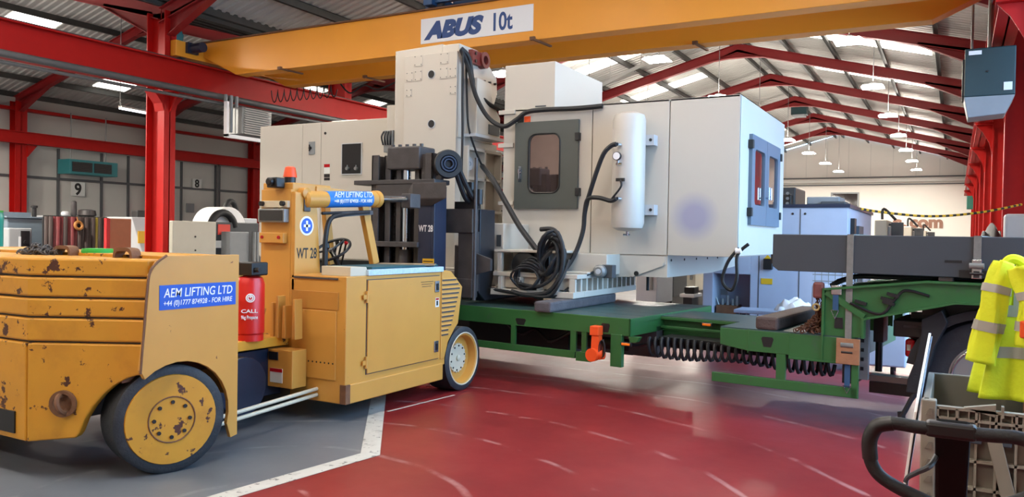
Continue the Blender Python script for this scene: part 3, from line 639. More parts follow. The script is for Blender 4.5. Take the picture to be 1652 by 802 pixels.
# ================================================================== background machines, right and behind the trailer
Yq = 12.6
def bY(x0, y0, x1, y1, Y):
    p, q = atY(x0, y0, Y), atY(x1, y1, Y); return p.x, q.x, q.z, p.z
x0 = atY(1135, 420, Yq).x; xa = atY(1151, 420, Yq).x; xb = atY(1211, 420, Yq).x; x1 = atY(1366, 420, Yq).x; zt = atY(1320, 335, Yq).z
zr0, zr1 = .12, atY(1180, 442, Yq).z
yb = atX(1406, 345, x1).y
t = thing('machining_centre', 'pale blue-white machine with a recessed base behind the trailer', 'machine', ((x0+x1)/2, Yq+1, 0))
k = MB(); k.box((x0, Yq, 0), (xa, Yq+1.6, zt)); k.box((xa, Yq, zr1), (xb, Yq+1.6, zt)); k.box((xb, Yq, 0), (x1, yb, zt)); k.box((xa, Yq+.5, 0), (xb, Yq+1.6, zr1)); k.box((xa, Yq, 0), (xb, Yq+.5, zr0)); bd = part('body', k, lilac, t, .006)
k = MB(); k.box((x0-.02, Yq-.02, zt), (x1+.03, yb+.02, zt+.05)); part('top_edge', k, blued, t)
for x in (1225, 1290):
    X = atY(x, 400, Yq).x; k = MB(); k.box((X-.008, Yq-.004, .05), (X+.008, Yq, zt-.02)); part('panel_joint', k, girtm, bd)
for x, y in ((1279, 345), (1299, 345)): P = atY(x, y, Yq); k = MB(); k.cyl((P.x, Yq-.01, P.z), (P.x, Yq, P.z), .018, n=10); part('lock', k, black, bd)
a = bY(1228, 449, 1246, 459, Yq); k = MB(); k.box((a[0], Yq-.01, a[2]), (a[1], Yq, a[3])); part('warning_label', k, ylab, bd)
a = bY(1233, 417, 1247, 435, Yq); k = MB(); k.box((a[0], Yq-.08, a[2]), (a[1], Yq, a[3])); part('isolator_switch', k, black, bd, .01)
k = MB(); k.prism([((a[0]+a[1])/2-.05, Yq-.09, a[3]), ((a[0]+a[1])/2+.05, Yq-.09, a[3]), ((a[0]+a[1])/2, Yq-.09, a[3]+.06)], (0,.02,0)); part('warning_triangle', k, ylab, bd)
a = bY(1160, 466, 1174, 476, Yq+.5); k = MB(); k.box((a[0], Yq+.48, a[2]), (a[1], Yq+.5, a[3])); part('maker_plate', k, mgrey, bd)
a = bY(1155, 492, 1188, 512, Yq+.1); k = MB(); k.box((a[0], Yq+.1, zr0), (a[1], Yq+.45, a[3])); pm = part('coolant_box', k, fkr, t, .01)
k = MB()
for i, xx in enumerate((.2, .45, .7, .9)): X = a[0]+(a[1]-a[0])*xx; k.cyl((X, Yq+.25, a[3]), (X, Yq+.25, a[3]+.1+.05*(i%2)), .03, n=8)
k.tube(smooth([(a[0]+.02, Yq+.2, a[3]), (a[0]-.06, Yq+.2, a[3]+.12), (a[0]-.1, Yq+.2, .2)]), .015, 6); part('valve', k, galv, pm)
# side controls on right face
for y0, y1, z0, z1, m in ((.25, .5, 1.2, 1.95, black), (.9, 1.6, .9, zt-.25, slate)):
    k = MB(); k.box((x1, Yq+y0+.1, z0), (x1+.06, Yq+y1+.1, z1)); part('side_panel', k, m, bd)
# hoist cover of that machine seen above the chain
a = bY(1303, 318, 1356, 331, Yq+1.3)
k = MB(); k.box((a[0], Yq+1.2, zt+.1), (a[1], Yq+1.9, a[3])); k.box((a[0]+.2, Yq+1.3, zt), (a[1]-.1, Yq+1.8, zt+.1)); part('top_unit', k, mgrey, t, .02)
k = MB(); k.box((a[1]-.28, Yq+1.1, zt), (a[1]+.1, Yq+1.7, a[3]-.08)); part('top_motor', k, slate, t, .02)
# dark machine top left of it
Y = yb+.3; a = bY(1266, 302, 1283, 333, Y); k = MB(); k.box((a[0]-.8, Y, 0), (a[1], Y+1.2, a[3])); t = thing('boring_mill', 'dark machine head showing just right of the white enclosure', 'machine', (a[0], Y+.6, 0)); part('body', k, slate, t, .03)
k = MB(); k.box((a[0]-.3, Y-.15, a[2]), (a[1]-.05, Y, a[3]-.15)); part('control_box', k, black, t, .02)
for i in range(3): k = MB(); k.cyl((a[1]-.12, Y-.2, a[2]+.05+i*.1), (a[1]-.12, Y-.15, a[2]+.05+i*.1), .03, n=10); part('button', k, mgrey, t)
# row of further grey machines along the aisle
specs = [(1411, 1431, 1455, 354, 19.5, 'second'), (1456, 1471, 1484, 365, 27., 'third'), (1485, 1494, 1502, 372, 36., 'farthest')]
for (xl, xm, xr, yt, Y, nm) in specs:
    a = atY(xl, yt, Y); b_ = atY(xm, yt, Y); c = atX(xr, yt+4, b_.x)
    t = thing('machine_tool', 'pale grey machine in the aisle row, %s beyond the chain' % nm, 'machine', ((a.x+b_.x)/2, Y+.5, 0))
    k = MB(); k.box((a.x, Y, 0), (b_.x, max(c.y, Y+1.2), a.z)); part('body', k, beige, t, .03)
    k = MB(); k.box((b_.x, Y+.3, .9), (b_.x+.06, max(c.y, Y+1.2)-.2, a.z-.15)); part('side_door', k, mgrey, t, .01)
    k = MB(); k.box((b_.x+.05, Y+.5, a.z-.4), (b_.x+.3, Y+.75, a.z-.05)); k.bar((b_.x, Y+.6, a.z-.1), (b_.x+.25, Y+.6, a.z-.1), .06, .06); part('control_arm', k, slate, t, .01)
    k = MB(); k.tube(smooth([((a.x+b_.x)/2, Y+.4, a.z), (b_.x-.1, Y+.4, a.z+.25), (b_.x+.15, Y+.45, a.z)]), .03, 6); part('cable_loop', k, rubber, t)
# things seen under the chute of the loaded machine
for (xl, xr, yt, Y, m, nm, cat) in ((1026, 1060, 452, 13.4, white2, 'pale cabinet standing under the chute behind the trailer', 'cabinet'), (1063, 1087, 440, 15.2, slate, 'dark grey cabinet behind the trailer between two pale ones', 'cabinet'), (1088, 1122, 446, 17.3, beige, 'beige cabinet with a dark base behind the trailer', 'cabinet')):
    a = atY(xl, yt, Y); b_ = atY(xr, yt, Y)
    t = thing('machine_cabinet', nm, cat, ((a.x+b_.x)/2, Y+.4, 0))
    k = MB(); k.box((a.x, Y, .45), (b_.x, Y+.9, a.z+.6)); part('body', k, m, t, .015)
    k = MB(); k.box((a.x+.04, Y+.04, 0), (b_.x-.04, Y+.86, .45)); part('plinth', k, black, t)
    k = MB(); k.box((b_.x-.12, Y-.02, .7), (b_.x-.07, Y, a.z+.3)); part('handle', k, galv, t)
a = atY(1096, 474, 13.6); b_ = atY(1120, 478, 13.6)
t = thing('parts_bin', 'small white tray on a dark stand behind the trailer', 'stand', (a.x, 13.7, 0))
k = MB(); k.box((a.x, 13.6, a.z-.06), (b_.x, 14.1, a.z)); part('tray', k, wprint, t, .015)
k = MB(); k.box((a.x+.05, 13.7, a.z), (b_.x-.03, 14.0, a.z+.12)); part('black_box', k, black, t, .02)
k = MB(); k.box((a.x+.05, 13.65, 0), (b_.x-.05, 14.05, a.z-.06)); part('stand', k, slate, t, .01)
# pale control desk seen through the gooseneck gap
Y = 10.6; a = atY(1310, 437, Y); b_ = atY(1356, 437, Y)
t = thing('tool_trolley', 'pale blue trolley with wire racks seen under the gooseneck', 'trolley', ((a.x+b_.x)/2, Y+.3, 0))
k = MB(); k.box((a.x, Y, .1), (b_.x+.75, Y+.5, 1.05)); part('body', k, lilac, t, .02)
k = MB()
for i in range(14): X = a.x+.03+i*(b_.x+.7-a.x)/13; k.cyl((X, Y+.06, 1.05), (X, Y+.06, 1.36), .006, n=6)
for z in (1.1, 1.18, 1.26, 1.35): k.bar((a.x, Y+.06, z), (b_.x+.75, Y+.06, z), .012, .012)
part('wire_rack', k, galv, t)
for i in range(4): k = MB(); X = a.x+.1+(i % 2)*(b_.x+.5-a.x); k.cyl((X-.02, Y+.1+.3*(i//2), .06), (X+.02, Y+.1+.3*(i//2), .06), .06, n=14); part('castor', k, rubber, t)
# white plastic wrapping and blue rail on the floor behind the right timber
p = atY(1278, 505, 11.6)
k = MB()
def wr_(u, v):
    return (p.x-.22+.5*u+.03*math.sin(9*v+4*u), 11.5+.25*v, .62+max(0, (.16*math.sin(math.pi*u)*math.sin(math.pi*v)+.05*math.sin(17*u)*math.sin(13*v))))
k.grid(14, 10, wr_); o = part('plastic_wrap', k, wprint, None, solid=.004); tag(o, 'crumpled white plastic wrap on the low table behind the right timber', 'plastic wrap')
t = thing('low_table', 'low blue steel table behind the trailer under the plastic wrap', 'table', (p.x-.2, 11.6, 0))
k = MB(); k.box((p.x-.75, 11.35, .57), (p.x+.4, 11.85, .62)); part('top', k, lilac, t, .01)
for X in (p.x-.7, p.x+.35):
    for Y in (11.4, 11.8): k = MB(); k.bar((X, Y, 0), (X, Y, .57), .05, .05); part('leg', k, bgrey, t)
# white crate and black bags by the right columns
a = atY(1621, 345, 17); t = thing('white_tank', 'square white plastic container against the right edge by the columns', 'container', (.9, 17.3, 0))
k = MB(); k.box((a.x, 17, .15), (1.55, 17.45, a.z)); part('body', k, white2, t, .05)
k = MB(); k.box((a.x-.02, 16.98, 0), (1.57, 17.47, .15)); part('pallet', k, timb2, t)
t = thing('covered_stock', 'heap of black wrapped stock beside the white container', 'stock', (.2, 18, 0))
a = atY(1583, 372, 18); b_ = atY(1620, 366, 18)
k = MB(); k.box((a.x, 18, 0), (b_.x, 18.8, a.z-.12)); part('stock_base', k, beige, t, .01)
k = MB(); k.grid(16, 8, lambda u, v: (a.x+(b_.x-a.x)*u, 18+.8*v, a.z-.12+max(0, .22*math.sin(math.pi*v)**.5*math.sin(math.pi*u)**.5*(.8+.5*math.sin(11*u+5*v))))); part('black_sheet', k, rubber, t)
# barrier chain, yellow and black
pts = smooth([atY(1368, 333, 14), atY(1420, 342, 14.3), atY(1502, 349, 15), atY(1580, 343, 15.7), atY(1648, 330, 16.4)], 7)
t = thing('barrier_chain', 'yellow and black barrier chain sagging above the grey steel beam', 'chain', pts[0])
for i in range(len(pts)-1):
    a, b_ = pts[i], pts[i+1]
    for j in range(2):
        c0 = a.lerp(b_, j*.5); c1 = a.lerp(b_, j*.5+.5); k = MB(); k.tube([c0, c1], .02, 6); part('link', k, ylab if j else black, t)
for P in (pts[0], pts[-1]):
    pass
# ================================================================== the white CNC machine on the trailer
YF = 9.0; ZBASE = .915
mc = thing('cnc_machine', 'big white machine tool with grey doors and an air tank, lifted over the green trailer', 'machine tool', (-4.6, 9.4, ZBASE))
XC = atY(1195, 152, YF).x; XE = atY(812, 250, YF).x; ZT = atY(1195, 152, YF).z; ZB_ = atY(1074, 412, YF).z
YBK = atX(1266, 200, XC).y
XB = atY(1076, 414, YF).x     # left side of the overhanging block, above the chute
k = MB(); k.box((XE, YF+.03, ZB_), (XC-.03, YBK, ZT-.02)); bd = part('enclosure_body', k, white, mc)
xs = [XE, atY(954, 300, YF).x, XB, XC]
for i in range(3):
    k = MB(); g = .006
    k.box((xs[i]+(g if i else 0), YF, ZB_), (xs[i+1]-(g if i < 2 else 0), YF+.03, ZT)); part('front_panel', k, white, bd, .004)
k = MB(); k.box((XC-.03, YF+.001, ZB_+.01), (XC, YBK, ZT)); sp = part('side_panel', k, white, bd, .004)
k = MB(); k.box((XE, YF+.0, ZT-.02), (XC-.01, YBK, ZT-.001)); part('roof_panel', k, white, bd)
# seam shelf on the left of the door (pockets in the column casting)
for (x0, y0, x1, y1) in ((805, 232, 829, 238), (805, 325, 829, 331), (806, 179, 832, 184)):
    p, q = atY(x0, y0, YF), atY(x1, y1, YF); k = MB(); k.box((p.x, YF-.025, q.z), (q.x, YF, p.z)); part('rib', k, white, bd, .004)
# soft lilac smudge on the right front panel
P = atY(1120, 350, YF)
sm = bpy.data.materials.new('smudged_white'); sm.use_nodes = True; nt = sm.node_tree; nb = nt.nodes['Principled BSDF']; nb.inputs['Roughness'].default_value = .4
g1 = nt.nodes.new('ShaderNodeTexCoord'); g2 = nt.nodes.new('ShaderNodeVectorMath'); g2.operation = 'LENGTH'; g3 = nt.nodes.new('ShaderNodeMapRange'); g3.inputs[1].default_value = .12; g3.inputs[2].default_value = .30
g4 = nt.nodes.new('ShaderNodeMix'); g4.data_type = 'RGBA'; g4.inputs[6].default_value = lin('#9896AA'); g4.inputs[7].default_value = lin('#BEB8AD')
nt.links.new(g1.outputs['Object'], g2.inputs[0]); nt.links.new(g2.outputs['Value'], g3.inputs[0]); nt.links.new(g3.outputs[0], g4.inputs[0]); nt.links.new(g4.outputs[2], nb.inputs['Base Color'])
k = MB(); k.lathe((0, 0, 0), (0, -1, 0), [(.30, 0), (.30, .001)], 48); o = part('smudge_patch', k, sm, bd, local=True); o.location = WM[mc.name].inverted() @ Vector((P.x, YF-.0005, P.z))
# front door with window
def doorY(par, x0, y0, x1, y1, Y, win, hinge_right=True, m=dgrey):
    p, q = atY(x0, y0, Y), atY(x1, y1, Y); a, b_ = atY(win[0], win[1], Y), atY(win[2], win[3], Y)
    return p, q, a, b_
def rrect(x0, x1, z0, z1, r, n=5):
    out = []
    for cx, cz, a0 in ((x1-r, z1-r, 0), (x0+r, z1-r, 90), (x0+r, z0+r, 180), (x1-r, z0+r, 270)):
        for i in range(n+1): t = R_(a0+90*i/n); out.append((cx+r*math.cos(t), cz+r*math.sin(t)))
    return out
def frame_with_hole(b, outer, inner, fn, d):
    """plate (outer rectangle x0,x1,z0,z1) with a rounded hole; fn maps (u,w,depth) to a point"""
    x0, x1, z0, z1 = outer; hole = inner; n = len(hole)
    cx = sum(p[0] for p in hole)/n; cz = sum(p[1] for p in hole)/n
    ring = []
    for (u, w_) in hole:
        du, dw = u-cx, w_-cz; t = min(((x1 if du > 0 else x0)-cx)/du if abs(du) > 1e-6 else 1e9, ((z1 if dw > 0 else z0)-cz)/dw if abs(dw) > 1e-6 else 1e9)
        ring.append((cx+du*t, cz+dw*t))
    # snap nearest ring points to the four corners
    for c in ((x0,z0),(x0,z1),(x1,z0),(x1,z1)):
        i = min(range(n), key=lambda j: (ring[j][0]-c[0])**2+(ring[j][1]-c[1])**2); ring[i] = c
    vs = []
    for dep in (0, d):
        vs += [fn(u, w_, dep) for u, w_ in hole]+[fn(u, w_, dep) for u, w_ in ring]
    fs = []
    for i in range(n):
        j = (i+1) % n
        fs += [(i, j, n+j, n+i), (2*n+i, 3*n+i, 3*n+j, 2*n+j), (i, 2*n+i, 2*n+j, j), (n+i, n+j, 3*n+j, 3*n+i)]
    b.add(vs, fs)
p, q = atY(834, 199, YF), atY(933, 337, YF); a, b_ = atY(857, 219, YF), atY(903, 310, YF)
k = MB(); frame_with_hole(k, (p.x, q.x, q.z, p.z), rrect(a.x, b_.x, b_.z, a.z, .09), lambda u, w_, d: (u, YF-.045+d, w_), .045)
dr = part('front_door', k, dgrey, mc)
k = MB(); k.prism([(u, YF-.028, w_) for u, w_ in rrect(a.x-.002, b_.x+.002, b_.z-.002, a.z+.002, .09)], (0, .006, 0)); part('window_pane', k, mirr, dr)
k = MB()
hp = rrect(a.x-.012, b_.x+.012, b_.z-.012, a.z+.012, .1); k.tube([(u, YF-.047, w_) for u, w_ in hp], .01, 6, closed=True); part('window_seal', k, black, dr)
P = atY(842, 279, YF); k = MB(); k.box((P.x-.02, YF-.055, P.z-.12), (P.x+.02, YF-.045, P.z+.08)); k.cyl((P.x, YF-.09, P.z-.08), (P.x, YF-.09, P.z+.04), .012, n=8); k.cyl((P.x, YF-.09, P.z), (P.x, YF-.05, P.z), .01, n=8); part('handle', k, chrome, dr)
for y in (221, 310):
    P = atY(934, y, YF); k = MB(); k.box((P.x-.025, YF-.07, P.z-.05), (P.x+.03, YF, P.z+.05)); part('hinge', k, black, dr, .006)
for x0, x1, m in ((835, 845, kprint), (846, 856, orange)):
    a1, a2 = atY(x0, 188, YF), atY(x1, 198, YF); k = MB(); k.box((a1.x, YF-.003, a2.z), (a2.x, YF, a1.z)); part('warning_label', k, m, bd)
# double doors on the side
def side(y, z, d): return (XC+.04-d, y, z)
p, q = atX(1209, 216, XC), atX(1252, 350, XC); y0, y1 = p.y, q.y; z1, z0 = p.z, atX(1209, 363, XC).z
ym = (y0+y1)/2
sdoor = mat('side_door_blue_grey', '#5A6A7A', .4, var=.03)
for s, (ya, yb) in enumerate(((y0, ym-.005), (ym+.005, y1))):
    wy0, wy1 = (ya+.16, yb-.12) if s == 0 else (ya+.12, yb-.16)
    wz1 = z1-.16; wz0 = z0+.24
    k = MB(); frame_with_hole(k, (ya, yb, z0, z1), rrect(wy0, wy1, wz0, wz1, .06), side, .04); dd = part('side_door', k, sdoor, mc)
    k = MB(); k.prism([(XC+.012, u, w_) for u, w_ in rrect(wy0, wy1, wz0, wz1, .06)], (.006, 0, 0)); part('window_pane', k, mirr, dd)
    yh = y0-.02 if s == 0 else y1+.02
    for z in (z1-.12, z0+.15): k = MB(); k.box((XC, yh-.03, z-.05), (XC+.06, yh+.03, z+.05)); part('hinge', k, black, dd, .006)
    k = MB(); yy = ym+(.06 if s else -.06); k.cyl((XC+.08, yy, (z0+z1)/2-.2), (XC+.08, yy, (z0+z1)/2-.05), .012, n=8); k.cyl((XC+.04, yy, (z0+z1)/2-.18), (XC+.08, yy, (z0+z1)/2-.18), .01, n=6); part('handle', k, chrome, dd)
# top cover box
p = atY(814, 107, YF); q = atY(895, 98, YF); ybk = atX(972, 137, q.x).y
k = MB(); k.box((p.x, YF+.02, ZT-.02), (q.x, ybk, q.z)); cv = part('top_cover', k, white, mc, .006)
k = MB(); k.box((p.x+.45, YF+.01, ZT+.02), (p.x+.6, YF+.02, ZT+.035)); part('catch', k, girtm, cv)
# lower skirt with slanted corner and the chute on the right side
zl = atY(1000, 447, YF).z
poly = [atY(812, 409, YF), atY(1073, 413, YF), atY(1073, 427, YF), atY(1016, 447, YF), atY(812, 447, YF)]
k = MB(); k.prism([(P.x, YF+.006, P.z-.004 if i < 2 else P.z) for i, P in enumerate(poly)], (0, .5, 0)); sk = part('lower_skirt', k, white, mc, .004)
tri = [atY(1016, 436, YF), atY(1070, 424, YF), atY(1070, 429, YF), atY(1020, 447, YF)]
k = MB(); k.prism([(P.x, YF-.01, P.z) for P in tri], (0, .016, 0)); part('skirt_gusset', k, white, sk)
P = atY(1027, 444, YF); k = MB(); k.cyl((P.x, YF-.015, P.z+.02), (P.x, YF, P.z+.02), .03, n=12); part('plug', k, black, sk)
c = [atX(1076, 414, XB), atX(1168, 407, XB), atX(1147, 440, XB), atX(1076, 448, XB)]
k = MB(); k.prism([(XB, c[0].y+.02, ZB_), (XB, 12.4, ZB_), (XB, 12.4, c[2].z+.06), (XB, c[2].y, c[2].z), (XB, c[0].y+.02, c[3].z)], (-.6, 0, 0)); ch = part('chip_chute', k, white, mc)
for i in range(5):
    t = (i+.3)/5; P = c[0].lerp(c[1], t); k = MB(); k.cyl((XB, P.y, c[3].z+.2), (XB+.008, P.y, c[3].z+.2), .014, n=10); part('bolt', k, black, ch)
k = MB(); k.tube([(XB-.4, YF+.5, zl), (XB-.4, YF+.5, .95)], .02, 6); part('drain_hose', k, rubber, mc)
# drooping cable on block corner
P = atX(1189, 405, XC); k = MB(); k.tube(smooth([P+Vector((.02,.02,.03)), P+Vector((-.1,.02,-.12)), P+Vector((-.16,.02,-.34)), P+Vector((-.06,.02,-.44)), P+Vector((-.0,.02,-.3)), P+Vector((.0,.02,-.05)), P+Vector((.12,.02,.08))]), .02, 8); part('corner_cable', k, rubber, mc)
k = MB(); k.lathe(P+Vector((.0,.02,.0)), (1,0,0), [(.035,-.02),(.035,.04),(.02,.05)], 12); part('cable_gland', k, wprint, mc)
# air receiver tank
Yt = YF-.25; pc = atY(1014, 280, Yt); r = .19; zt0, zt1 = atY(1014, 372, Yt).z, atY(1014, 182, Yt).z
k = MB(); k.lathe((pc.x, Yt, zt0), (0,0,1), [(.02,-.01),(r*.6,.0),(r*.9,.03),(r,.09),(r,zt1-zt0-.09),(r*.9,zt1-zt0-.03),(r*.55,zt1-zt0),(.02,zt1-zt0+.01)], 40); tk = part('air_tank', k, tankw, mc)
for y in (224, 338):
    P = atY(1040, y, Yt); k = MB(); k.box((pc.x-.06, Yt+.12, P.z-.06), (P.x+.07, YF, P.z+.06)); bb = part('tank_bracket', k, white2, tk)
    k = MB(); k.cyl((P.x+.03, Yt+.11, P.z), (P.x+.03, Yt+.13, P.z), .018, n=10); part('bolt', k, black, bb)
def tank_pt(x, y):
    P = atY(x, y, Yt-.15); dx = P.x-pc.x; return Vector((P.x, Yt-math.sqrt(max(.0004, r*r-dx*dx))-.0, P.z))
g = tank_pt(1000, 253); k = MB(); k.lathe(g, (0,-1,0), [(.015,0),(.015,.04),(.05,.04),(.05,.07),(.045,.075)], 20); ga = part('pressure_gauge', k, black, tk)
k = MB(); k.lathe(g+Vector((0,-.0755,0)), (0,-1,0), [(.042,0),(.042,.002)], 20); part('dial', k, wprint, ga)
k = MB(); k.cyl(g+Vector((.0,-.03,-.1)), g+Vector((.0,-.03,-.02)), .014, n=8); k.cyl(g+Vector((-.02,-.03,-.085)), g+Vector((.05,-.03,-.085)), .012, n=8); part('stop_valve', k, chrome, tk)
v = tank_pt(1006, 291); k = MB(); k.cyl(v, v+Vector((0,-.06,0)), .018, n=10); k.box(v+Vector((-.05,-.075,-.018)), v+Vector((.05,-.045,.018))); part('ball_valve', k, black, tk)
for (x, y) in ((1003, 234), (1003, 321)):
    v2 = tank_pt(x, y); k = MB(); k.cyl(v2, v2+Vector((-.02,-.05,0)), .02, n=10); part('hose_fitting', k, chrome, tk)
dv = Vector((pc.x, Yt, zt0)); k = MB(); k.cyl(dv, dv-Vector((0,0,.06)), .015, n=8); k.cyl(dv+Vector((-.05,0,-.05)), dv+Vector((.03,0,-.05)), .012, n=8); part('drain_cock', k, chrome, tk)
k = MB(); k.box((pc.x-.15, Yt-r*.75, zt1-.42), (pc.x-.0, Yt-r*.6, zt1-.2)); part('rating_plate', k, tankw, tk)
# hoses on the front
def hose(pts, r, nm='hose'):
    k = MB(); k.tube(smooth(pts, 7), r, 8); return part(nm, k, rubber, mc)
T0 = tank_pt(1003, 234)+Vector((-.03,-.06,0)); T1 = tank_pt(1003, 321)+Vector((-.03,-.06,0))
hose([T0, atY(985, 236, 8.5), atY(972, 252, 8.5), atY(955, 300, 8.55), atY(944, 340, 8.6), atY(940, 375, 8.6), atY(925, 415, 8.55), atY(905, 440, 8.45), atY(870, 455, 8.35)], .028)
hose([T1, atY(985, 324, 8.5), atY(965, 319, 8.52), atY(948, 322, 8.57), atY(943, 345, 8.6)], .026)
v = tank_pt(1006, 291)+Vector((0,-.07,0)); hose([v, v+Vector((.02,-.02,-.08)), tank_pt(1003, 321)+Vector((-.08,-.06,.0))], .012)
# ---- tower (column and head casting)
YT = 8.72; XT1 = atY(741, 80, YT).x; XT0 = atY(638, 90, YT).x; ZTT = atY(700, 72, YT).z; YTB = atX(803, 108, XT1).y
k = MB(); k.prism([(XT0, YT, 1.05), (XT0, YT, ZTT-.03), (XT1-.26, YT, ZTT-.005), (XT1-.26, YT, 1.05)], (0, YTB-YT-.25, 0)); tw = part('tower', k, white, mc, .006)
k = MB(); zz = ZTT-.02; zq = atX(770, 228, XT1).z; k.prism([(XT1-.262, YT+.001, zq), (XT1-.262, YT+.001, zz), (XT1-.262, YT+.45, zz), (XT1-.262, YTB-.25, zz-.14), (XT1-.262, YTB-.02, zz-.28), (XT1-.262, YTB, zz-.5), (XT1-.262, YTB-.1, zz-.7), (XT1-.262, YTB-.1, zq)], (.262, 0, 0)); part('tower_side_casting', k, white, tw, .01)
# front plate with holes
p, q = atY(655, 93, YT), atY(740, 300, YT)
k = MB(); k.box((p.x, YT-.03, 1.05), (XT1-.012, YT, atY(700, 87, YT).z)); pl_ = part('front_plate', k, white, tw, .004)
for (x, y) in ((696, 120), (696, 200)):
    P = atY(x, y, YT-.03); k = MB(); k.cyl((P.x, YT-.034, P.z), (P.x, YT-.02, P.z), .055, n=24); hl = part('bore_hole', k, black, pl_)
    k = MB(); k.torus((P.x, YT-.033, P.z), (0,1,0), .055, .006, 24, 6); part('bore_rim', k, white2, pl_)
for (x, y, w_, h_) in ((675, 98, .07, .075), (717, 94, .07, .075), (661, 124, .055, .065), (675, 122, .06, .07), (716, 118, .065, .075), (731, 117, .055, .065), (660, 150, .045, .05), (731, 145, .05, .055)):
    P = atY(x, y, YT-.03); k = MB(); k.box((P.x-w_, YT-.036, P.z-h_), (P.x+w_, YT-.03, P.z+h_)); o = part('cover_plate', k, white, pl_, .002)
    for sx in (-1, 1):
        for sz in (-1, 1): k = MB(); k.cyl((P.x+sx*w_*.72, YT-.039, P.z+sz*h_*.72), (P.x+sx*w_*.72, YT-.036, P.z+sz*h_*.72), .007, n=8); part('screw', k, girtm, o)
P = atY(632, 200, YT+.1)
k = MB(); k.box((P.x-.05, YT+.05, P.z-.45), (XT0, YT+.5, P.z+.25)); part('side_bracket', k, white, tw, .01)
k = MB(); k.box((P.x-.06, YT, P.z-.4), (P.x+.1, YT+.05, P.z-.1)); vb = part('valve_block', k, galv, tw, .008)
for i in range(4): k = MB(); k.tube(smooth([(P.x-.04+i*.04, YT-.02, P.z-.12), (P.x-.03+i*.05, YT-.08, P.z-.2), (P.x-.04+i*.04, YT-.03, P.z-.3)]), .012, 6); part('air_line', k, rubber, vb)
# lifting lug (red-brown ring) on the side
P = atX(778, 98, XT1+.03); k = MB(); k.lathe((XT1, P.y, P.z), (1,0,0), [(.06,0),(.11,0),(.11,.09),(.06,.09),(.06,0)], 28); k.box((XT1, P.y-.3, P.z-.09), (XT1+.06, P.y-.08, P.z+.09)); lg = part('lifting_lug', k, bracket_red, tw)
for dz in (-.05, .05): k = MB(); k.cyl((XT1+.06, P.y-.22, P.z+dz), (XT1+.075, P.y-.22, P.z+dz), .02, n=8); part('bolt', k, black, lg)
for i in range(5):
    P = atX(762+i*9, 127+i*2.2, XT1+.01); k = MB(); k.cyl((XT1, P.y, P.z), (XT1+.04, P.y, P.z), .016, n=8); part('stud', k, black, tw)
# spindle-drive housing below (quadrant box)
y0, y1 = atX(752, 215, XT1).y, atX(806, 215, XT1+.15).y; z1, z0 = atX(770, 132, XT1).z, atX(770, 216, XT1+.15).z
k = MB(); k.prism([(XT1, y0, z0), (XT1, y0, z1), (XT1, y0+.35, z1-.02), (XT1, y1-.2, (z0+z1)/2+.08), (XT1, y1, z0+.28), (XT1, y1, z0)], (.16, 0, 0)); hs = part('drive_housing', k, white, tw, .01)
k = MB(); k.box((XT1+.16, y0+.3, z0+.03), (XT1+.17, y1-.03, z0+.16)); part('vent_slot', k, slate, hs)
k = MB(); k.box((XT1, y0-.05, z0-.04), (XT1+.18, y1+.06, z0)); part('base_flange', k, white2, hs)
# ribbed column leg
za = atX(770, 240, XT1).z; zb = atX(770, 400, XT1).z
y0 = atX(746, 300, XT1).y; y1 = atX(800, 260, XT1).y
k = MB(); k.box((XT1-.26, YT+.001, 1.05), (XT1-.02, y1+.05, za+.1)); lg2 = part('column_leg', k, white, mc)
for zz in (za-.03, za-.42, za-.85): k = MB(); k.box((XT1-.02, y0, zz-.02), (XT1+.09, y1, zz+.02)); part('rib', k, white, lg2, .006)
for yy in (y0, (y0+y1)/2, y1): k = MB(); k.box((XT1-.02, yy-.02, za-.85), (XT1+.09, yy+.02, za)); part('rib', k, white, lg2, .006)
P = atX(757, 264, XT1); k = MB(); k.lathe((XT1-.02, P.y, P.z), (1,0,0), [(.09,0),(.09,.03),(.03,.03),(.03,.02)], 20); part('boss', k, white2, lg2)
k = MB(); k.prism([(XT1-.02, y0, za-.85), (XT1-.02, y1, za-.85), (XT1-.02, y1+.28, 1.3), (XT1-.02, y0, 1.3)], (.06, 0, 0)); part('web', k, white, lg2, .006)
k = MB(); k.bar((XT1+.06, y1, za-.85), (XT1+.06, y1+.28, 1.35), .1, .05); part('rib', k, white, lg2, .006)
# base saddle block with vents
p, q = atY(786, 360, 8.35), atY(812, 400, 8.35)
k = MB(); k.box((p.x, 8.35, 1.05), (q.x, 9.0, p.z)); sb = part('saddle_block', k, white, mc, .01)
for i in range(2): k = MB(); X = p.x+.04+i*.1; k.box((X, 8.34, p.z-.28), (X+.06, 8.352, p.z-.14)); part('vent', k, slate, sb)
p, q = atY(797, 402, 8.1), atY(897, 409, 8.1)
k = MB(); k.box((p.x, 8.1, q.z), (q.x, 8.75, p.z)); k.bar((p.x+.06, 8.15, q.z), (p.x+.06, 8.15, 1.02), .06, .06); part('shelf', k, white, mc, .008)
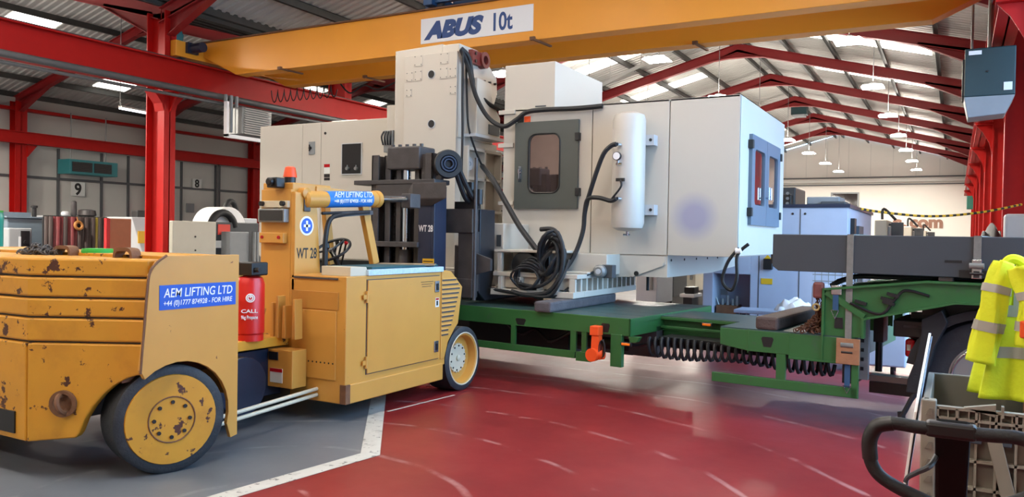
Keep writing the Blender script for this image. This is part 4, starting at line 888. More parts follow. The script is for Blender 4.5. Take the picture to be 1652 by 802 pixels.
# machine bed: low casting resting on timber, toothed/ribbed right side
XS = -3.66; yb0, yb1 = 8.02, 10.0
k = MB(); k.box((-5.9, 8.32, ZBASE+.08), (XS-.06, yb1, 1.16)); k.box((-4.72, yb0+.1, ZBASE+.08), (XS-.06, 8.32, 1.16)); bed = part('bed', k, white, mc, .01)
k = MB(); k.box((-5.9, 8.32, ZBASE), (XS, yb1, ZBASE+.07)); k.box((-4.72, yb0, ZBASE), (XS, 8.32, ZBASE+.07)); part('bed_foot', k, white, bed, .006)
for i in range(13):
    Y = yb0+.06+i*(yb1-yb0-.12)/12; k = MB(); k.box((XS-.07, Y-.02, ZBASE+.07), (XS, Y+.02, 1.13)); part('rib', k, white, bed)
for i in range(12):
    Y = yb0+.14+i*(yb1-yb0-.12)/12
    if i % 2 == 0: k = MB(); k.box((XS-.062, Y-.05, ZBASE+.1), (XS-.058, Y+.05, 1.08)); part('pocket', k, slate, bed)
for X in (-4.6, -4.35, -4.1, -3.9):
    k = MB(); k.box((X-.02, yb0, ZBASE+.07), (X+.02, yb0+.12, 1.13)); part('rib', k, white, bed)
k = MB(); k.box((-5.9, 8.34, 1.13), (XS+.02, yb1+.02, 1.18)); k.box((-4.72, yb0+.05, 1.13), (XS+.02, 8.34, 1.18)); part('bed_way', k, white, bed, .006)
k = MB(); P = atY(925, 438, 8.4); k.box((P.x-.1, 8.3, 1.18), (P.x+.22, 8.6, P.z)); part('end_stop', k, white, mc, .01)
# upper bed body joining skirt
k = MB(); k.box((XE, 8.6, 1.16), (XS+.15, YF+.4, ZB_+.0)); part('bed_cover', k, white, mc, .01)
# motor on the right of the bed
P = atY(972, 438, 8.5); k = MB(); k.lathe((P.x-.02, 8.42, P.z), (0,1,0), [(.05,0),(.075,.02),(.075,.16),(.06,.18)], 24); mt = part('motor', k, galv, mc)
k = MB(); k.box((P.x-.02, 8.5, P.z-.075), (P.x+.12, 8.62, P.z+.075)); part('motor_housing', k, slate, mt, .008)
k = MB(); k.lathe((P.x-.02, 8.42, P.z), (0,-1,0), [(.03,0),(.03,.01),(.0,.012)], 16); part('end_cap', k, white2, mt)
hose([(P.x-.08, 8.45, P.z), atY(940, 448, 8.3), atY(920, 462, 8.15), atY(905, 474, 8.05), atY(880, 482, 8.0), atY(862, 480, 8.0)], .014, 'motor_cable')
# dark pump behind the coil
P = atY(845, 428, 8.15); k = MB(); k.lathe((P.x, 8.12, P.z), (0,1,0), [(.06,0),(.16,.02),(.16,.35),(.1,.4)], 24); k.box((P.x-.25, 8.2, P.z-.22), (P.x+.2, 8.5, P.z-.1)); k.box((P.x+.1, 8.2, P.z-.05), (P.x+.3, 8.45, P.z+.16)); part('coolant_pump', k, black, mc, .008)
# coils of black hose
rnd = random.Random(3)
k = MB()
for i in range(6):
    c = atY(884+i*2.0, 408+i*3, 8.02+.02*i); pts = []
    for j in range(16):
        a = 2*math.pi*j/16; pts.append((c.x+(.15+.015*rnd.random())*math.cos(a)*.75+.06*math.sin(a), c.y+.05*math.sin(a*2+i), c.z+(.25-.02*i)*math.sin(a)))
    k.tube(pts, .022, 8, closed=True)
part('hose_coil', k, rubber, mc)
k = MB()
for i in range(5):
    c = atY(846+i*3, 449-i*2, 7.98+.02*i); pts = []
    for j in range(16):
        a = 2*math.pi*j/16; pts.append((c.x+(.15+.03*rnd.random())*math.cos(a), c.y+.03*math.sin(a*2+i), c.z+(.12+.015*i)*math.sin(a)))
    k.tube(pts, .014, 7, closed=True)
part('cable_coil', k, rubber, mc)
hose([atY(872, 370, 8.05), atY(895, 372, 8.03), atY(908, 400, 8.02), atY(905, 440, 8.0), atY(885, 470, 7.98), atY(850, 476, 7.98), atY(825, 470, 8.0)], .026)
hose([atY(880, 380, 8.05), atY(898, 398, 8.03), atY(896, 440, 8.0), atY(870, 462, 7.98), atY(838, 458, 8.0)], .022)
hose([atY(790, 466, 8.05), atY(840, 474, 7.98), atY(885, 478, 7.97), atY(905, 452, 8.0), atY(918, 420, 8.2)], .02)
# overhead cables from the tower
Xc = XT1+.1
hose([atY(744, 78, YT-.02), atX(757, 95, Xc), atX(765, 140, Xc), atX(785, 165, Xc+.05), atX(808, 178, Xc+.1)], .03, 'tower_cable')
hose([atY(744, 80, YT-.02), atX(756, 110, Xc), atX(768, 155, Xc+.1), atX(788, 190, Xc+.25), atY(812, 204, 8.9), atY(832, 194, 8.93), atY(850, 181, 8.93), atY(880, 177, 8.95), atY(930, 175, 8.95), atY(972, 171, 8.96)], .03, 'tower_cable')
hose([atX(752, 95, Xc-.06), atX(753, 150, Xc-.06), atX(756, 205, Xc-.02), atX(768, 245, Xc), atX(778, 268, Xc+.03)], .014, 'tower_cable')
hose([atX(778, 268, Xc+.03), atY(795, 290, 8.6), atY(815, 325, 8.5), atY(838, 365, 8.4), atY(862, 398, 8.2), atY(875, 415, 8.1)], .034, 'main_cable')
hose([atY(747, 85, YT-.04), atY(746, 150, YT-.04), atY(746, 220, YT-.04), atY(744, 300, YT-.05)], .016, 'tower_cable')
# ---- electrical cabinet on the left
YE = 9.05
X0, X1 = atY(420, 204, YE).x, atY(630, 200, YE).x; ze = atY(520, 197, YE).z
k = MB(); k.box((X0, YE+.02, 1.2), (X1, YE+1.5, ze)); ecb = part('electrical_cabinet', k, white, mc, .008)
xsx = [X0, atY(487, 300, YE).x, atY(517, 300, YE).x, X1]
for i in range(3):
    k = MB(); k.box((xsx[i]+.004, YE, 1.22), (xsx[i+1]-.004, YE+.02, ze-.01)); part('cabinet_door', k, white, ecb, .003)
p, q = atY(553, 233, YE), atY(583, 280, YE); k = MB(); k.box((p.x, YE-.012, q.z), (q.x, YE+.001, p.z)); rc = part('control_recess', k, black, ecb)
for x in (561, 575): P = atY(x, 272, YE-.02); k = MB(); k.cyl((P.x, YE-.05, P.z), (P.x, YE-.012, P.z), .025, n=12); k.cyl((P.x, YE-.04, P.z), (P.x, YE-.03, P.z+.05), .008, n=6); part('connector', k, galv, rc)
k = MB()
for (a, b_) in (((p.x-.012, q.z-.012), (q.x+.012, q.z)), ((p.x-.012, p.z), (q.x+.012, p.z+.012)), ((p.x-.012, q.z), (p.x, p.z)), ((q.x, q.z), (q.x+.012, p.z))): k.box((a[0], YE-.016, a[1]), (b_[0], YE, b_[1]))
part('recess_frame', k, white2, rc)
p, q = atY(499, 229, YE), atY(508, 249, YE); k = MB(); k.box((p.x, YE-.012, q.z), (q.x, YE, p.z)); ms = part('main_switch', k, mgrey, ecb)
k = MB(); k.cyl((p.x+.035, YE-.03, (p.z+q.z)/2), (p.x+.035, YE-.012, (p.z+q.z)/2), .025, n=12); k.box((p.x+.025, YE-.04, (p.z+q.z)/2-.05), (p.x+.045, YE-.03, (p.z+q.z)/2+.05)); part('switch_lever', k, black, ms)
P = atY(525, 215, YE); k = MB(); k.cyl((P.x, YE-.008, P.z), (P.x, YE, P.z), .02, n=12); part('lock', k, black, ecb)
for y0, y1, m in ((265, 270, redl), (270, 280, paper), (281, 286, kprint), (287, 291, kprint)):
    p, q = atY(523, y0, YE), atY(532, y1, YE); k = MB(); k.box((p.x, YE-.003, q.z), (q.x, YE, p.z)); part('warning_label', k, m, ecb)
p, q = atY(535, 193, YE+.3), atY(575, 190, YE+.3); k = MB(); k.box((p.x, YE+.3, ze), (q.x, YE+.9, ze+.06)); part('top_fan', k, wprint, ecb, .01)
k = MB(); k.box((X1-.5, YE+.4, 1.05), (XT0+.2, YE+1.3, 2.6)); part('link_frame', k, white2, mc)
k = MB(); k.box((X0+.1, YE+.2, ZBASE+.0), (-5.9, YE+1.0, 1.2)); part('cabinet_frame', k, slate, mc)
# ================================================================== counterbalance forklift
XF = -4.4; CXF = -5.7
fl = thing('forklift_truck', 'worn yellow heavy forklift with stacked counterweights and dark mast', 'forklift', (CXF, 5.2, 0))
# counterweight plan (world XY): side, chamfer, rear, mirrored
P2 = atX(237, 549, -4.45); zc = P2.z; P1 = atZ(44, 545.5, zc); yr = P1.y
def plan(ins=0., yfront=3.98):
    L_ = [(-4.45-ins, yfront), (-4.45-ins, P2.y+ins*.4), (P1.x-ins*.4, yr+ins), (2*CXF-P1.x+ins*.4, yr+ins), (2*CXF+4.45+ins, P2.y+ins*.4), (2*CXF+4.45+ins, yfront)]
    return L_
zs = [atX(237, y, -4.45).z for y in (418, 449, 483, 515, 555)]
def slab(z0, z1, ins=0., yf=3.98, m=fkw, nm='counterweight_slab'):
    k = MB(); k.prism([(x, y, z0) for x, y in plan(ins, yf)], (0, 0, z1-z0)); return part(nm, k, m, fl, .012)
for i in range(4): slab(zs[i+1]+.006, zs[i]-.006)
slab(zs[4]-.02, zs[0]-.03, .03, 3.9, iron, 'counterweight_core')
# main ballast block with wheel arches: profile of rear part
zbot = atX(237, 640, -4.45).z
k = MB(); lo = .22
pl0 = [(P2.x+.0, P2.y), (P1.x, yr), (2*CXF-P1.x, yr), (2*CXF-P2.x, P2.y)]
k.prism([(x, y, lo+.02) for x, y in [(P1.x-.03, yr+.1), (P1.x-.012, yr), (2*CXF-P1.x+.012, yr), (2*CXF-P1.x+.03, yr+.1)]], (0, 0, zs[4]-.006-lo-.02))
bl = part('rear_ballast', k, fkw, fl, .012)
# curved flank of the ballast: the whole chamfer face, cut by the wheel arch towards its outer end
def chpt(t, z): return (P1.x+(P2.x-P1.x)*t, yr+(P2.y-yr)*t, z)
ta = .44
arch = [(0, lo+.02), (ta-.03, lo+.05)]+[(ta+(1-ta)*u, lo+.08+(.68-lo-.08)*math.sin(math.pi/2*u**.75)) for u in (0, .08, .2, .35, .5, .7, .85, 1.0)]
pf = [chpt(0, zs[4]-.006)]+[chpt(t, z) for t, z in arch]+[chpt(1, zs[4]-.006)]
nrm = Vector((P2.y-yr, -(P2.x-P1.x), 0)).normalized()*-.08
for s in (0, 1):
    pts = [Vector(p) for p in pf]; nv = nrm.copy()
    if s: pts = [Vector((2*CXF-p.x, p.y, p.z)) for p in pts]; nv.x = -nv.x
    k = MB(); k.prism(pts, nv); part('ballast_flank', k, fkw, bl, .01)
k = MB(); k.box((2*CXF+4.6, yr+.3, .62), (-4.6, 3.9, zs[4]-.01)); part('rear_chassis', k, fkr, fl)
k = MB(); k.box((-5.2, yr+.1, .3), (2*CXF+5.2, 3.9, .62)); part('axle_beam', k, iron, fl)
# tow lug in round recess
d0 = Vector((P2.x-P1.x, P2.y-P1.y, 0)).normalized(); nout = Vector((d0.y, -d0.x, 0))
rd = ray(103, 651); tt = ((Vector((P1.x, P1.y, 0))-CAMP).dot(nout))/(rd.dot(nout)); Q = CAMP+rd*tt
k = MB(); k.lathe(Q, nout, [(.085,-.01),(.085,.02),(.062,.02),(.058,-.0)], 28); tw_ = part('tow_socket', k, fkr, fl)
k = MB(); k.torus(Q+nout*.02, Vector((0,0,1)).cross(nout).normalized()+Vector((0,0,.3)), .055, .016, 20, 8); part('tow_eye', k, fkr, tw_)
k = MB(); k.box((P1.x-.35, yr-.01, lo+.06), (P1.x-.12, yr+.02, lo+.2)); part('step_recess', k, black, bl)
# side plates with wheel arch
def sideplate(X, thick):
    ys0, ys1 = atX(258, 413, XF).y, atX(386, 411, XF).y; zt = atX(320, 412, XF).z
    out = [(ys1, zt), (ys0+.05, zt), (ys0-.02, zt-.04), (ys0-.07, zt-.12), (ys0-.1, .95), (ys0-.13, .72), (ys0-.1, .665)]
    cy, cz, r = 3.5, .36, .41
    for i in range(13):
        a = R_(128-i*128/12*1.12)
        y, z = cy+r*math.cos(a), cz+r*math.sin(a)*.93
        if y < ys0-.1: continue
        out.append((y, z))
    out += [(3.93, .155), (ys1, .165)]
    k = MB(); k.prism([(X, y, z) for y, z in out], (thick, 0, 0)); return k, zt, ys0, ys1
k, ztp, ys0, ys1 = sideplate(XF-.03, .03); sp_ = part('side_plate', k, fk, fl, .006)
k, *_ = sideplate(2*CXF-XF, .03); part('side_plate', k, fk, fl, .006)
k = MB(); k.box((2*CXF+4.46, ys0+.1, ztp-.03), (-4.43, ys1, ztp-.005)); part('rear_deck', k, fkw, fl, .004)
k = MB(); k.box((2*CXF+4.46, ys1-.03, .45), (-4.43, ys1-.01, ztp-.02)); part('front_bulkhead', k, fk, fl)
# edge welds
k = MB(); k.tube(smooth([(XF, ys0+.05, ztp+.002), (XF, ys0-.03, ztp-.05), (XF, ys0-.08, ztp-.14), (XF, ys0-.11, .95), (XF, ys0-.13, .7)]), .008, 6); part('edge_bead', k, fkr, sp_)
# blue sign on side plate
def sign_on_side(par, x0, y0, x1, y1, x2, y2, X, l1, l2, s1=.52, s2=.3):
    a, b_, c = atX(x0, y0, X), atX(x1, y1, X), atX(x2, y2, X)
    ya, yb, z1, z0 = a.y, b_.y, (a.z+b_.z)/2, c.z
    k = MB(); k.box((X, ya, z0), (X+.003, yb, z1)); sg = part('company_sign', k, blues, par)
    Wd, Hd = yb-ya, z1-z0
    text('lettering', l1, Hd*s1, frameM((X+.0035, ya+Wd*.05, z0+Hd*.5), (0,1,0), (0,0,1)), wprint, sg, .0005, Hd*.003, .12, Wd*.9)
    text('lettering', l2, Hd*s2, frameM((X+.0035, ya+Wd*.05, z0+Hd*.16), (0,1,0), (0,0,1)), wprint, sg, .0005, Hd*.002, .12, Wd*.9)
sign_on_side(sp_, 257, 460, 380, 455, 257, 501, XF, 'AEM LIFTING LTD', '+44 (0)1777 874928 - FOR HIRE')
# lifting eyes on the deck
for (X, Y) in ((-4.83, 3.42), (-5.5, 3.42)):
    k = MB(); pts = smooth([(X-.1, Y, zs[0]-.02), (X-.095, Y, zs[0]+.03), (X-.06, Y, zs[0]+.06), (X+.06, Y, zs[0]+.06), (X+.095, Y, zs[0]+.03), (X+.1, Y, zs[0]-.02)], 3); ot = [(a.x, a.y-.035, a.z) for a in pts]; inn = [(X+(a.x-X)*.78, a.y-.035, zs[0]-.02+(a.z-zs[0]+.02)*.72) for a in reversed(pts)]; k.prism(ot+inn, (0, .07, 0)); part('lifting_eye', k, fkr, fl)
# wheels
def wheel(c, ax, r, wd, rim_r, dish, nm, m_rim, holes, teeth=0):
    ax = Vector(ax).normalized(); c = Vector(c)     # c = centre of the outer face
    k = MB(); k.lathe(c, -ax, [(rim_r,0),(r-.02,0),(r,.015),(r,wd-.015),(r-.02,wd),(rim_r,wd),(rim_r,0)], 48); w_ = part(nm, k, tyre, fl)
    k = MB()
    if dish > 0: k.lathe(c, -ax, [(rim_r,0.0),(rim_r-.02,.01),(rim_r-.035,dish*.9),(rim_r*.5,dish),(rim_r*.2,dish),(.01,dish),(.01,wd*.8),(rim_r,wd*.9),(rim_r,0.0)], 40)
    else: k.lathe(c, ax, [(rim_r,-wd*.9),(rim_r,0),(rim_r-.004,.009),(.001,.009)], 40)
    rm = part('rim', k, m_rim, w_)
    return w_, rm, c, ax
axr = Vector((math.cos(R_(-18)), math.sin(R_(-18)), 0))
rc_ = Vector((-4.47, 3.50, .357))
w_, rm, c, ax = wheel(rc_, axr, .357, .28, .295, 0, 'rear_wheel', fkw, 0)
a1 = ax.orthogonal().normalized(); a2 = ax.cross(a1)
for i in range(8): t = 2*math.pi*i/8; P = c+(a1*math.cos(t)+a2*math.sin(t))*.115+ax*.012; k = MB(); k.cyl(P, P+ax*.008, .013, n=8); part('wheel_bolt', k, black, rm)
k = MB(); k.torus(c+ax*.011, ax, .15, .005, 32, 6); part('rim_groove', k, fkr, rm)
wheel((2*CXF+4.47, 3.5, .357), (-1, 0, 0), .357, .28, .295, 0, 'rear_wheel', fkw, 0)
cf = Vector((XF, 6.96, .327))
w_, rm, c, ax = wheel(cf, (1,0,0), .327, .3, .262, .1, 'front_wheel', fk, 0)
k = MB(); n = 20; prof = []
for i in range(n*2):
    t = math.pi*i/n; rr = .155 if i % 2 else .14
    prof.append((XF-.095, 6.96+rr*math.cos(t), .327+rr*math.sin(t)))
k.prism(prof, (.02, 0, 0)); hb = part('hub_plate', k, cream, rm)
k = MB(); k.lathe((XF-.075, 6.96, .327), (1,0,0), [(.03,0),(.03,.015),(.01,.025)], 16); part('hub_cap', k, cream, hb)
for i in range(10): t = 2*math.pi*i/10+.2; k = MB(); k.cyl((XF-.075, 6.96+.125*math.cos(t), .327+.125*math.sin(t)), (XF-.068, 6.96+.125*math.cos(t), .327+.125*math.sin(t)), .009, n=8); part('wheel_bolt', k, black, hb)
k = MB(); k.torus((XF-.003, 6.96, .327), (1,0,0), .266, .008, 40, 6); part('rim_edge', k, cream, rm)
wheel((2*CXF-XF, 6.96, .327), (-1,0,0), .327, .3, .262, .1, 'front_wheel', fk, 0)
# ---- front body pods
YB0 = atX(560, 500, XF).y; ZBT = atX(600, 441, XF).z; YB1_ = atX(712, 500, XF).y
XI = atY(469, 500, YB0).x
def mir(X): return 2*CXF-X
for s in (0, 1):
    f = (lambda X: X) if s == 0 else mir
    k = MB(); k.box((f(XF-.01), YB0, .31), (f(XI), 6.62, ZBT-.02)); pod = part('body_pod', k, fk, fl, .008)
    k = MB(); k.prism([(f(XF), YB1_, .37), (f(XF), YB1_, ZBT), (f(XF), 6.70, ZBT-.02), (f(XF), 6.91, 1.07), (f(XF), 6.84, .70), (f(XF), 6.78, .655), (f(XF), 6.66, .53), (f(XF), 6.60, .37)], ((XI-XF)*(1 if s == 0 else -1), 0, 0)); nose = part('nose_cover', k, fk, fl, .006)
    k = MB(); k.box((f(XF+.0), YB0, .165), (f(XI+.0), 6.58, .33)); part('side_skirt', k, fk, fl, .01)
    if s == 0:
        pod0, nose0 = pod, nose
# engine door
p, q = atX(594, 447, XF), atX(707, 580, XF); yd0, yd1, zd1, zd0 = p.y, q.y, ZBT-.06, .39
k = MB(); k.box((XF-.012, yd0, zd0), (XF+.006, yd1, zd1)); ed = part('engine_door', k, fk, fl, .004)
k = MB()
for a, b_ in (((yd0-.008, zd0-.008), (yd1+.008, zd0)), ((yd0-.008, zd1), (yd1+.008, zd1+.008)), ((yd0-.008, zd0), (yd0, zd1)), ((yd1, zd0), (yd1+.008, zd1))): k.box((XF-.012, a[0], a[1]), (XF-.006, b_[0], b_[1]))
part('door_gap', k, iron, pod0)
for z in (zd1-.14, zd0+.1):
    k = MB(); k.cyl((XF+.01, yd0-.02, z-.05), (XF+.01, yd0-.02, z+.05), .012, n=8); k.box((XF+.004, yd0-.07, z-.02), (XF+.014, yd0+.05, z+.02)); part('hinge', k, fk, ed)
for z in (zd1-.1, zd0+.12):
    k = MB(); k.box((XF+.006, yd1-.09, z-.055), (XF+.016, yd1-.02, z+.055)); lt_ = part('latch', k, steel, ed, .004)
    k = MB(); k.box((XF+.016, yd1-.07, z-.035), (XF+.022, yd1-.04, z+.03)); part('latch_pull', k, black, lt_)
k = MB(); k.box((XF+.0065, yd1-.075, zd1-.3), (XF+.008, yd1-.015, zd1-.21)); wlb = part('label', k, paper, ed)
k = MB(); k.box((XF+.0082, yd1-.07, zd1-.232), (XF+.009, yd1-.02, zd1-.214)); part('label_band', k, redl, wlb)
k = MB(); k.box((XF+.0082, yd1-.06, zd1-.285), (XF+.009, yd1-.03, zd1-.24)); part('label_figure', k, kprint, wlb)
for i in range(3): k = MB(); k.box((XF+.0062, yd1-.32+i*.01, zd1-.05-i*.022), (XF+.007, yd1-.11-i*.02, zd1-.045-i*.022)); part('stencil_line', k, kprint, ed)
# louvres on nose
for i in range(13):
    z = .6+i*.045; yl = 6.54; yr_ = 6.70+.17*(z-.66)/.41 if z > .66 else 6.66
    yr_ = min(yr_, 6.86 if z < 1.07 else 6.86-(z-1.07)*1.0)
    k = MB(); k.box((XF+.0, yl, z), (XF+.003, yr_, z+.016)); part('louvre_slot', k, iron, nose0)
    k = MB(); k.prism([(XF, yl, z+.016), (XF+.005, yl, z+.016), (XF, yl, z+.03)], (0, yr_-yl, 0)); part('louvre', k, fk, nose0)
# rear face of right pod: recess, row of holes, fillers
xa, xb = XI, XF
k = MB(); k.box((xa+.02, YB0-.012, .36), (xb-.11, YB0, .94)); part('rear_panel', k, fk, pod0, .004)
k = MB(); k.box((xa+.02, YB0-.01, .95), (xb-.09, YB0-.0, 1.1)); part('recess_band', k, mat('recess_tan', '#B07A30', .5), pod0, .003)
k = MB(); k.box((xa+.04, YB0-.012, ZBT-.05), (xb-.1, YB0, ZBT-.035)); part('top_gap', k, iron, pod0)
for i in range(10): X = xa+.09+i*.045; k = MB(); k.cyl((X, YB0-.014, .5), (X, YB0-.011, .5), .008, n=8); part('vent_hole', k, black, pod0)
k = MB(); k.box((xb-.06, YB0-.008, .17), (xb+.004, YB0+.05, .33)); part('corner_wear', k, fkr, pod0)
# top of pod: worn pale tread edge and rubber mat
k = MB(); k.box((XF-.05, yd0, ZBT-.02), (XF+.008, yd1+.06, ZBT+.03)); part('tread_edge', k, bubble, pod0, .004)
k = MB(); k.box((XF-.5, yd0+.1, ZBT+.03), (XF-.04, yd1+.03, ZBT+.05)); part('rubber_mat', k, floorpad, pod0, .004)
k = MB(); k.prism([(XF-.02, YB0+.06, ZBT-.02), (XF-.02, yd0+.03, ZBT-.02), (XF-.02, yd0+.0, ZBT+.055), (XF-.02, YB0+.06, ZBT+.06)], (-.32, 0, 0)); part('pod_lid', k, cream, pod0, .004)
k = MB(); k.bar((XF-.52, yd1-.3, ZBT+.05), (XF-.04, yd1-.02, ZBT+.05), .3, .01); part('floor_plate', k, timb2, pod0)
# ---- rear post with overhead guard
XP0, XP1 = atY(420, 450, YB0).x, atY(475, 450, YB0).x; ZP = 2.0
k = MB(); k.box((XP0, YB0, .55), (XP1-.051, YB0+.12, ZP-.03)); k.box((XP1-.051, YB0, .55), (XP1, YB0+.12, 1.199)); k.prism([(XP1, YB0, 1.2), (XP1, YB0, 1.95), (XP1, YB0+.26, 1.93), (XP1, YB0+.32, 1.28), (XP1, YB0+.32, 1.2)], (-.05, 0, 0)); ps = part('rear_post', k, fk, fl, .006)
k = MB(); k.box((XP0, YB0+.02, ZP-.06), (XP1-.05, YB0+.5, ZP+.03)); part('guard_head', k, fk, ps, .008)
k = MB(); k.lathe((XP1+.0, YB0+.12, 1.94), (1,0,0), [(.05,-.05),(.05,.02),(.03,.03)], 16); part('cylinder_pivot', k, fk, ps)
Pk = Vector((XP1+.0, YB0+.13, 1.83)); k = MB(); k.box((Pk.x, Pk.y-.035, Pk.z-.05), (Pk.x+.015, Pk.y+.045, Pk.z+.06)); part('tie_shackle', k, iron, ps, .01)
k = MB(); k.lathe((XP1+.0, YB0+.14, 1.655), (1,0,0), [(.085,0),(.085,.002)], 28); em = part('round_badge', k, wprint, ps)
k = MB(); k.lathe((XP1+.0025, YB0+.14, 1.655), (1,0,0), [(.068,0),(.068,.001)], 28); part('badge_disc', k, blues, em)
k = MB(); k.box((XP1+.004, YB0+.128, 1.61), (XP1+.005, YB0+.152, 1.70)); k.box((XP1+.004, YB0+.10, 1.643), (XP1+.005, YB0+.18, 1.667)); part('badge_cross', k, wprint, em)
text('lettering', 'WT 28', .13, frameM((XP1+.001, YB0+.02, 1.37), (0,1,0), (0,0,1)), kprint, ps, .0005, .002, 0, .25)
# rear lamp bar and holders
Pz = atY(445, 348, YB0).z
k = MB(); k.box((XP0+.02, YB0-.06, Pz-.06), (XP1-.07, YB0, Pz+.06)); rl = part('rear_lamp', k, galv, ps, .008)
k = MB(); k.box((XP0+.045, YB0-.064, Pz-.045), (XP1-.09, YB0-.058, Pz+.045)); part('lamp_glass', k, glass, rl)
k = MB(); k.box((XP0+.02, YB0-.03, Pz+.07), (XP1-.06, YB0, Pz+.13)); part('lamp_bracket', k, cream, ps, .004)
for X in (XP0+.05, XP1-.11): k = MB(); k.cyl((X, YB0-.06, Pz+.105), (X, YB0-.03, Pz+.105), .022, n=12); part('bracket_bolt', k, black, ps)
k = MB(); k.box((XP0+.03, YB0-.05, Pz-.24), (XP1-.09, YB0, Pz-.15)); part('lower_bracket', k, fk, ps, .006)
for X in (XP0+.07, XP1-.14): k = MB(); k.cyl((X, YB0-.06, Pz-.19), (X, YB0-.05, Pz-.19), .015, n=10); part('bracket_bolt', k, redl, ps)
k = MB(); k.prism([(u, YB0-.004, w_) for u, w_ in rrect((XP0+XP1)/2-.05, (XP0+XP1)/2-.0, 1.76, 1.87, .024)], (0, .006, 0)); part('slot', k, fkr, ps)
# beacon
Pb = atY(467, 300, YB0+.05); Pb = Vector((atY(468, 285, YB0+.08).x, YB0+.08, ZP+.03))
k = MB(); k.cyl(Pb, Pb+Vector((0,0,.05)), .05, n=20); bc = part('beacon', k, black, ps)
k = MB(); k.lathe(Pb+Vector((0,0,.05)), (0,0,1), [(.06,0),(.056,.03),(.045,.085),(.03,.095)], 24); part('beacon_lens', k, orange, bc)
k = MB(); k.box((Pb.x-.1, YB0-.1, ZP-.02), (Pb.x+.02, YB0-.0, ZP+.07)); k.cyl((Pb.x-.04, YB0-.14, ZP+.03), (Pb.x-.04, YB0-.1, ZP+.03), .035, n=14); part('camera_unit', k, black, ps, .01)
# tilt cylinder with blue sleeve and chrome rod
ca = Vector((XP1-.01, YB0+.1, 1.885)); cb_ = Vector((XP1-.01, YB0+.98, 1.93)); cx_ = atX(590, 310, XP1-.01)
k = MB(); k.lathe(ca, cb_-ca, [(.05,0),(.075,.02),(.075,.97),(.085,.975),(.085,1.03),(.05,1.04)], 28); tc_ = part('tilt_cylinder', k, fk, fl)
dcy = (cb_-ca).normalized(); 
k = MB(); k.lathe(ca+dcy*.27, dcy, [(.0765,0),(.0765,.62)], 28); slv = part('blue_sleeve', k, signb, tc_)
yv = Vector((0,0,1)); 
text('lettering', 'AEM LIFTING LTD', .075, frameM(ca+dcy*.32+Vector((.0775,0,.018)), dcy, (0,0,1)), wprint, slv, .001, 0, .12, .54)
text('lettering', '+44 (0)1777 874928 - FOR HIRE', .045, frameM(ca+dcy*.32+Vector((.0785,0,-.032)), dcy, (0,0,1)), wprint, slv, .001, .0005, .12, .54)
k = MB(); k.cyl(ca+dcy*1.0, ca+dcy*1.55, .035, n=20); part('piston_rod', k, chrome, tc_)
k = MB(); k.box((XP1-.07, ca.y+1.5, 1.87), (XP1+.05, ca.y+1.68, 2.02)); part('rod_clevis', k, iron, tc_, .01)
k = MB(); k.tube(smooth([(XP1+.04, YB0+.33, 1.3), (XP1+.05, YB0+.33, 1.55), (XP1+.04, YB0+.4, 1.72), (XP1+.03, YB0+.6, 1.77), (XP1+.03, YB0+.95, 1.8)]), .022, 8); k.tube([(XP1+.03, YB0+.3, 1.77), (XP1+.03, YB0+.98, 1.81)], .014, 8); part('hydraulic_hose', k, rubber, tc_)
k = MB(); k.bar((XP1+.03, YB0+.55, 1.765), (XP1+.03, YB0+1.0, 1.80), .03, .04); part('hose_clamp', k, iron, tc_)
# overhead guard rails and front posts
k = MB(); k.bar((XP0+.05, YB0+.3, ZP-.02), (XP0+.05, YB0+1.25, ZP-.06), .12, .09); part('guard_rail', k, fk, fl, .008)
k = MB(); k.bar((XP1-.06, YB0+.3, ZP-.015), (XP1-.03, YB0+1.06, ZP-.045), .05, .06); part('guard_rail', k, fk, fl, .006)
g0, g1 = atX(584, 325, XI+.05), atX(606, 415, XI+.05)
k = MB(); k.bar((XI+.02, g0.y+.02, 1.97), (XI+.02, g1.y+.02, 1.3), .06, .09, (0,1,0)); part('guard_post', k, fk, fl, .006)
k = MB(); h0, h1 = atX(522, 335, XP0-.2), atX(534, 395, XP0-.2); k.bar(h0+Vector((0,0,.2)), h1-Vector((0,0,.2)), .06, .08, (0,1,0)); part('guard_post', k, fk, fl, .006)
k = MB(); k.bar((XI+.02, g0.y, ZP-.05), (XP0-.2, g0.y-.05, ZP-.05), .06, .06); k.bar((XP0-.2, h0.y, ZP-.05), (XP0-.2, g0.y-.05, ZP-.05), .06, .06); part('guard_frame', k, fk, fl)
# cab: floor, seat, steering wheel, dash
k = MB(); k.box((mir(XI), YB0+.05, .3), (XI, 6.9, .62)); part('cab_floor', k, iron, fl)
k = MB(); k.box((XP0-.45, YB0+.35, .62), (XI-.05, YB0+.75, 1.0)); st = part('seat', k, black, fl, .05)
k = MB(); k.box((XP0-.45, YB0+.22, .95), (XI-.05, YB0+.34, 1.3)); part('seat_back', k, black, st, .05)
sc = Vector((atX(535, 403, XI-.3).x, atX(535, 403, XI-.3).y, 1.43)); sax = Vector((.0, -.55, .83))
k = MB(); k.torus(sc, sax, .19, .014, 32, 8); sw = part('steering_wheel', k, black, fl)
k = MB(); a1 = sax.normalized().orthogonal().normalized(); a2 = sax.normalized().cross(a1)
for i in range(3): t = 2*math.pi*i/3+.5; k.cyl(sc, sc+(a1*math.cos(t)+a2*math.sin(t))*.185, .011, n=6)
k.lathe(sc-sax.normalized()*.03, sax, [(.03,0),(.035,.03),(.02,.045)], 14); part('spokes', k, black, sw)
k = MB(); k.cyl(sc, sc+Vector((0,.28,-.45)), .025, n=10); part('steering_column', k, black, sw)
k = MB(); k.box((XI-.65, sc.y+.25, .62), (XI-.02, sc.y+.5, 1.22)); part('dashboard', k, black, fl, .02)
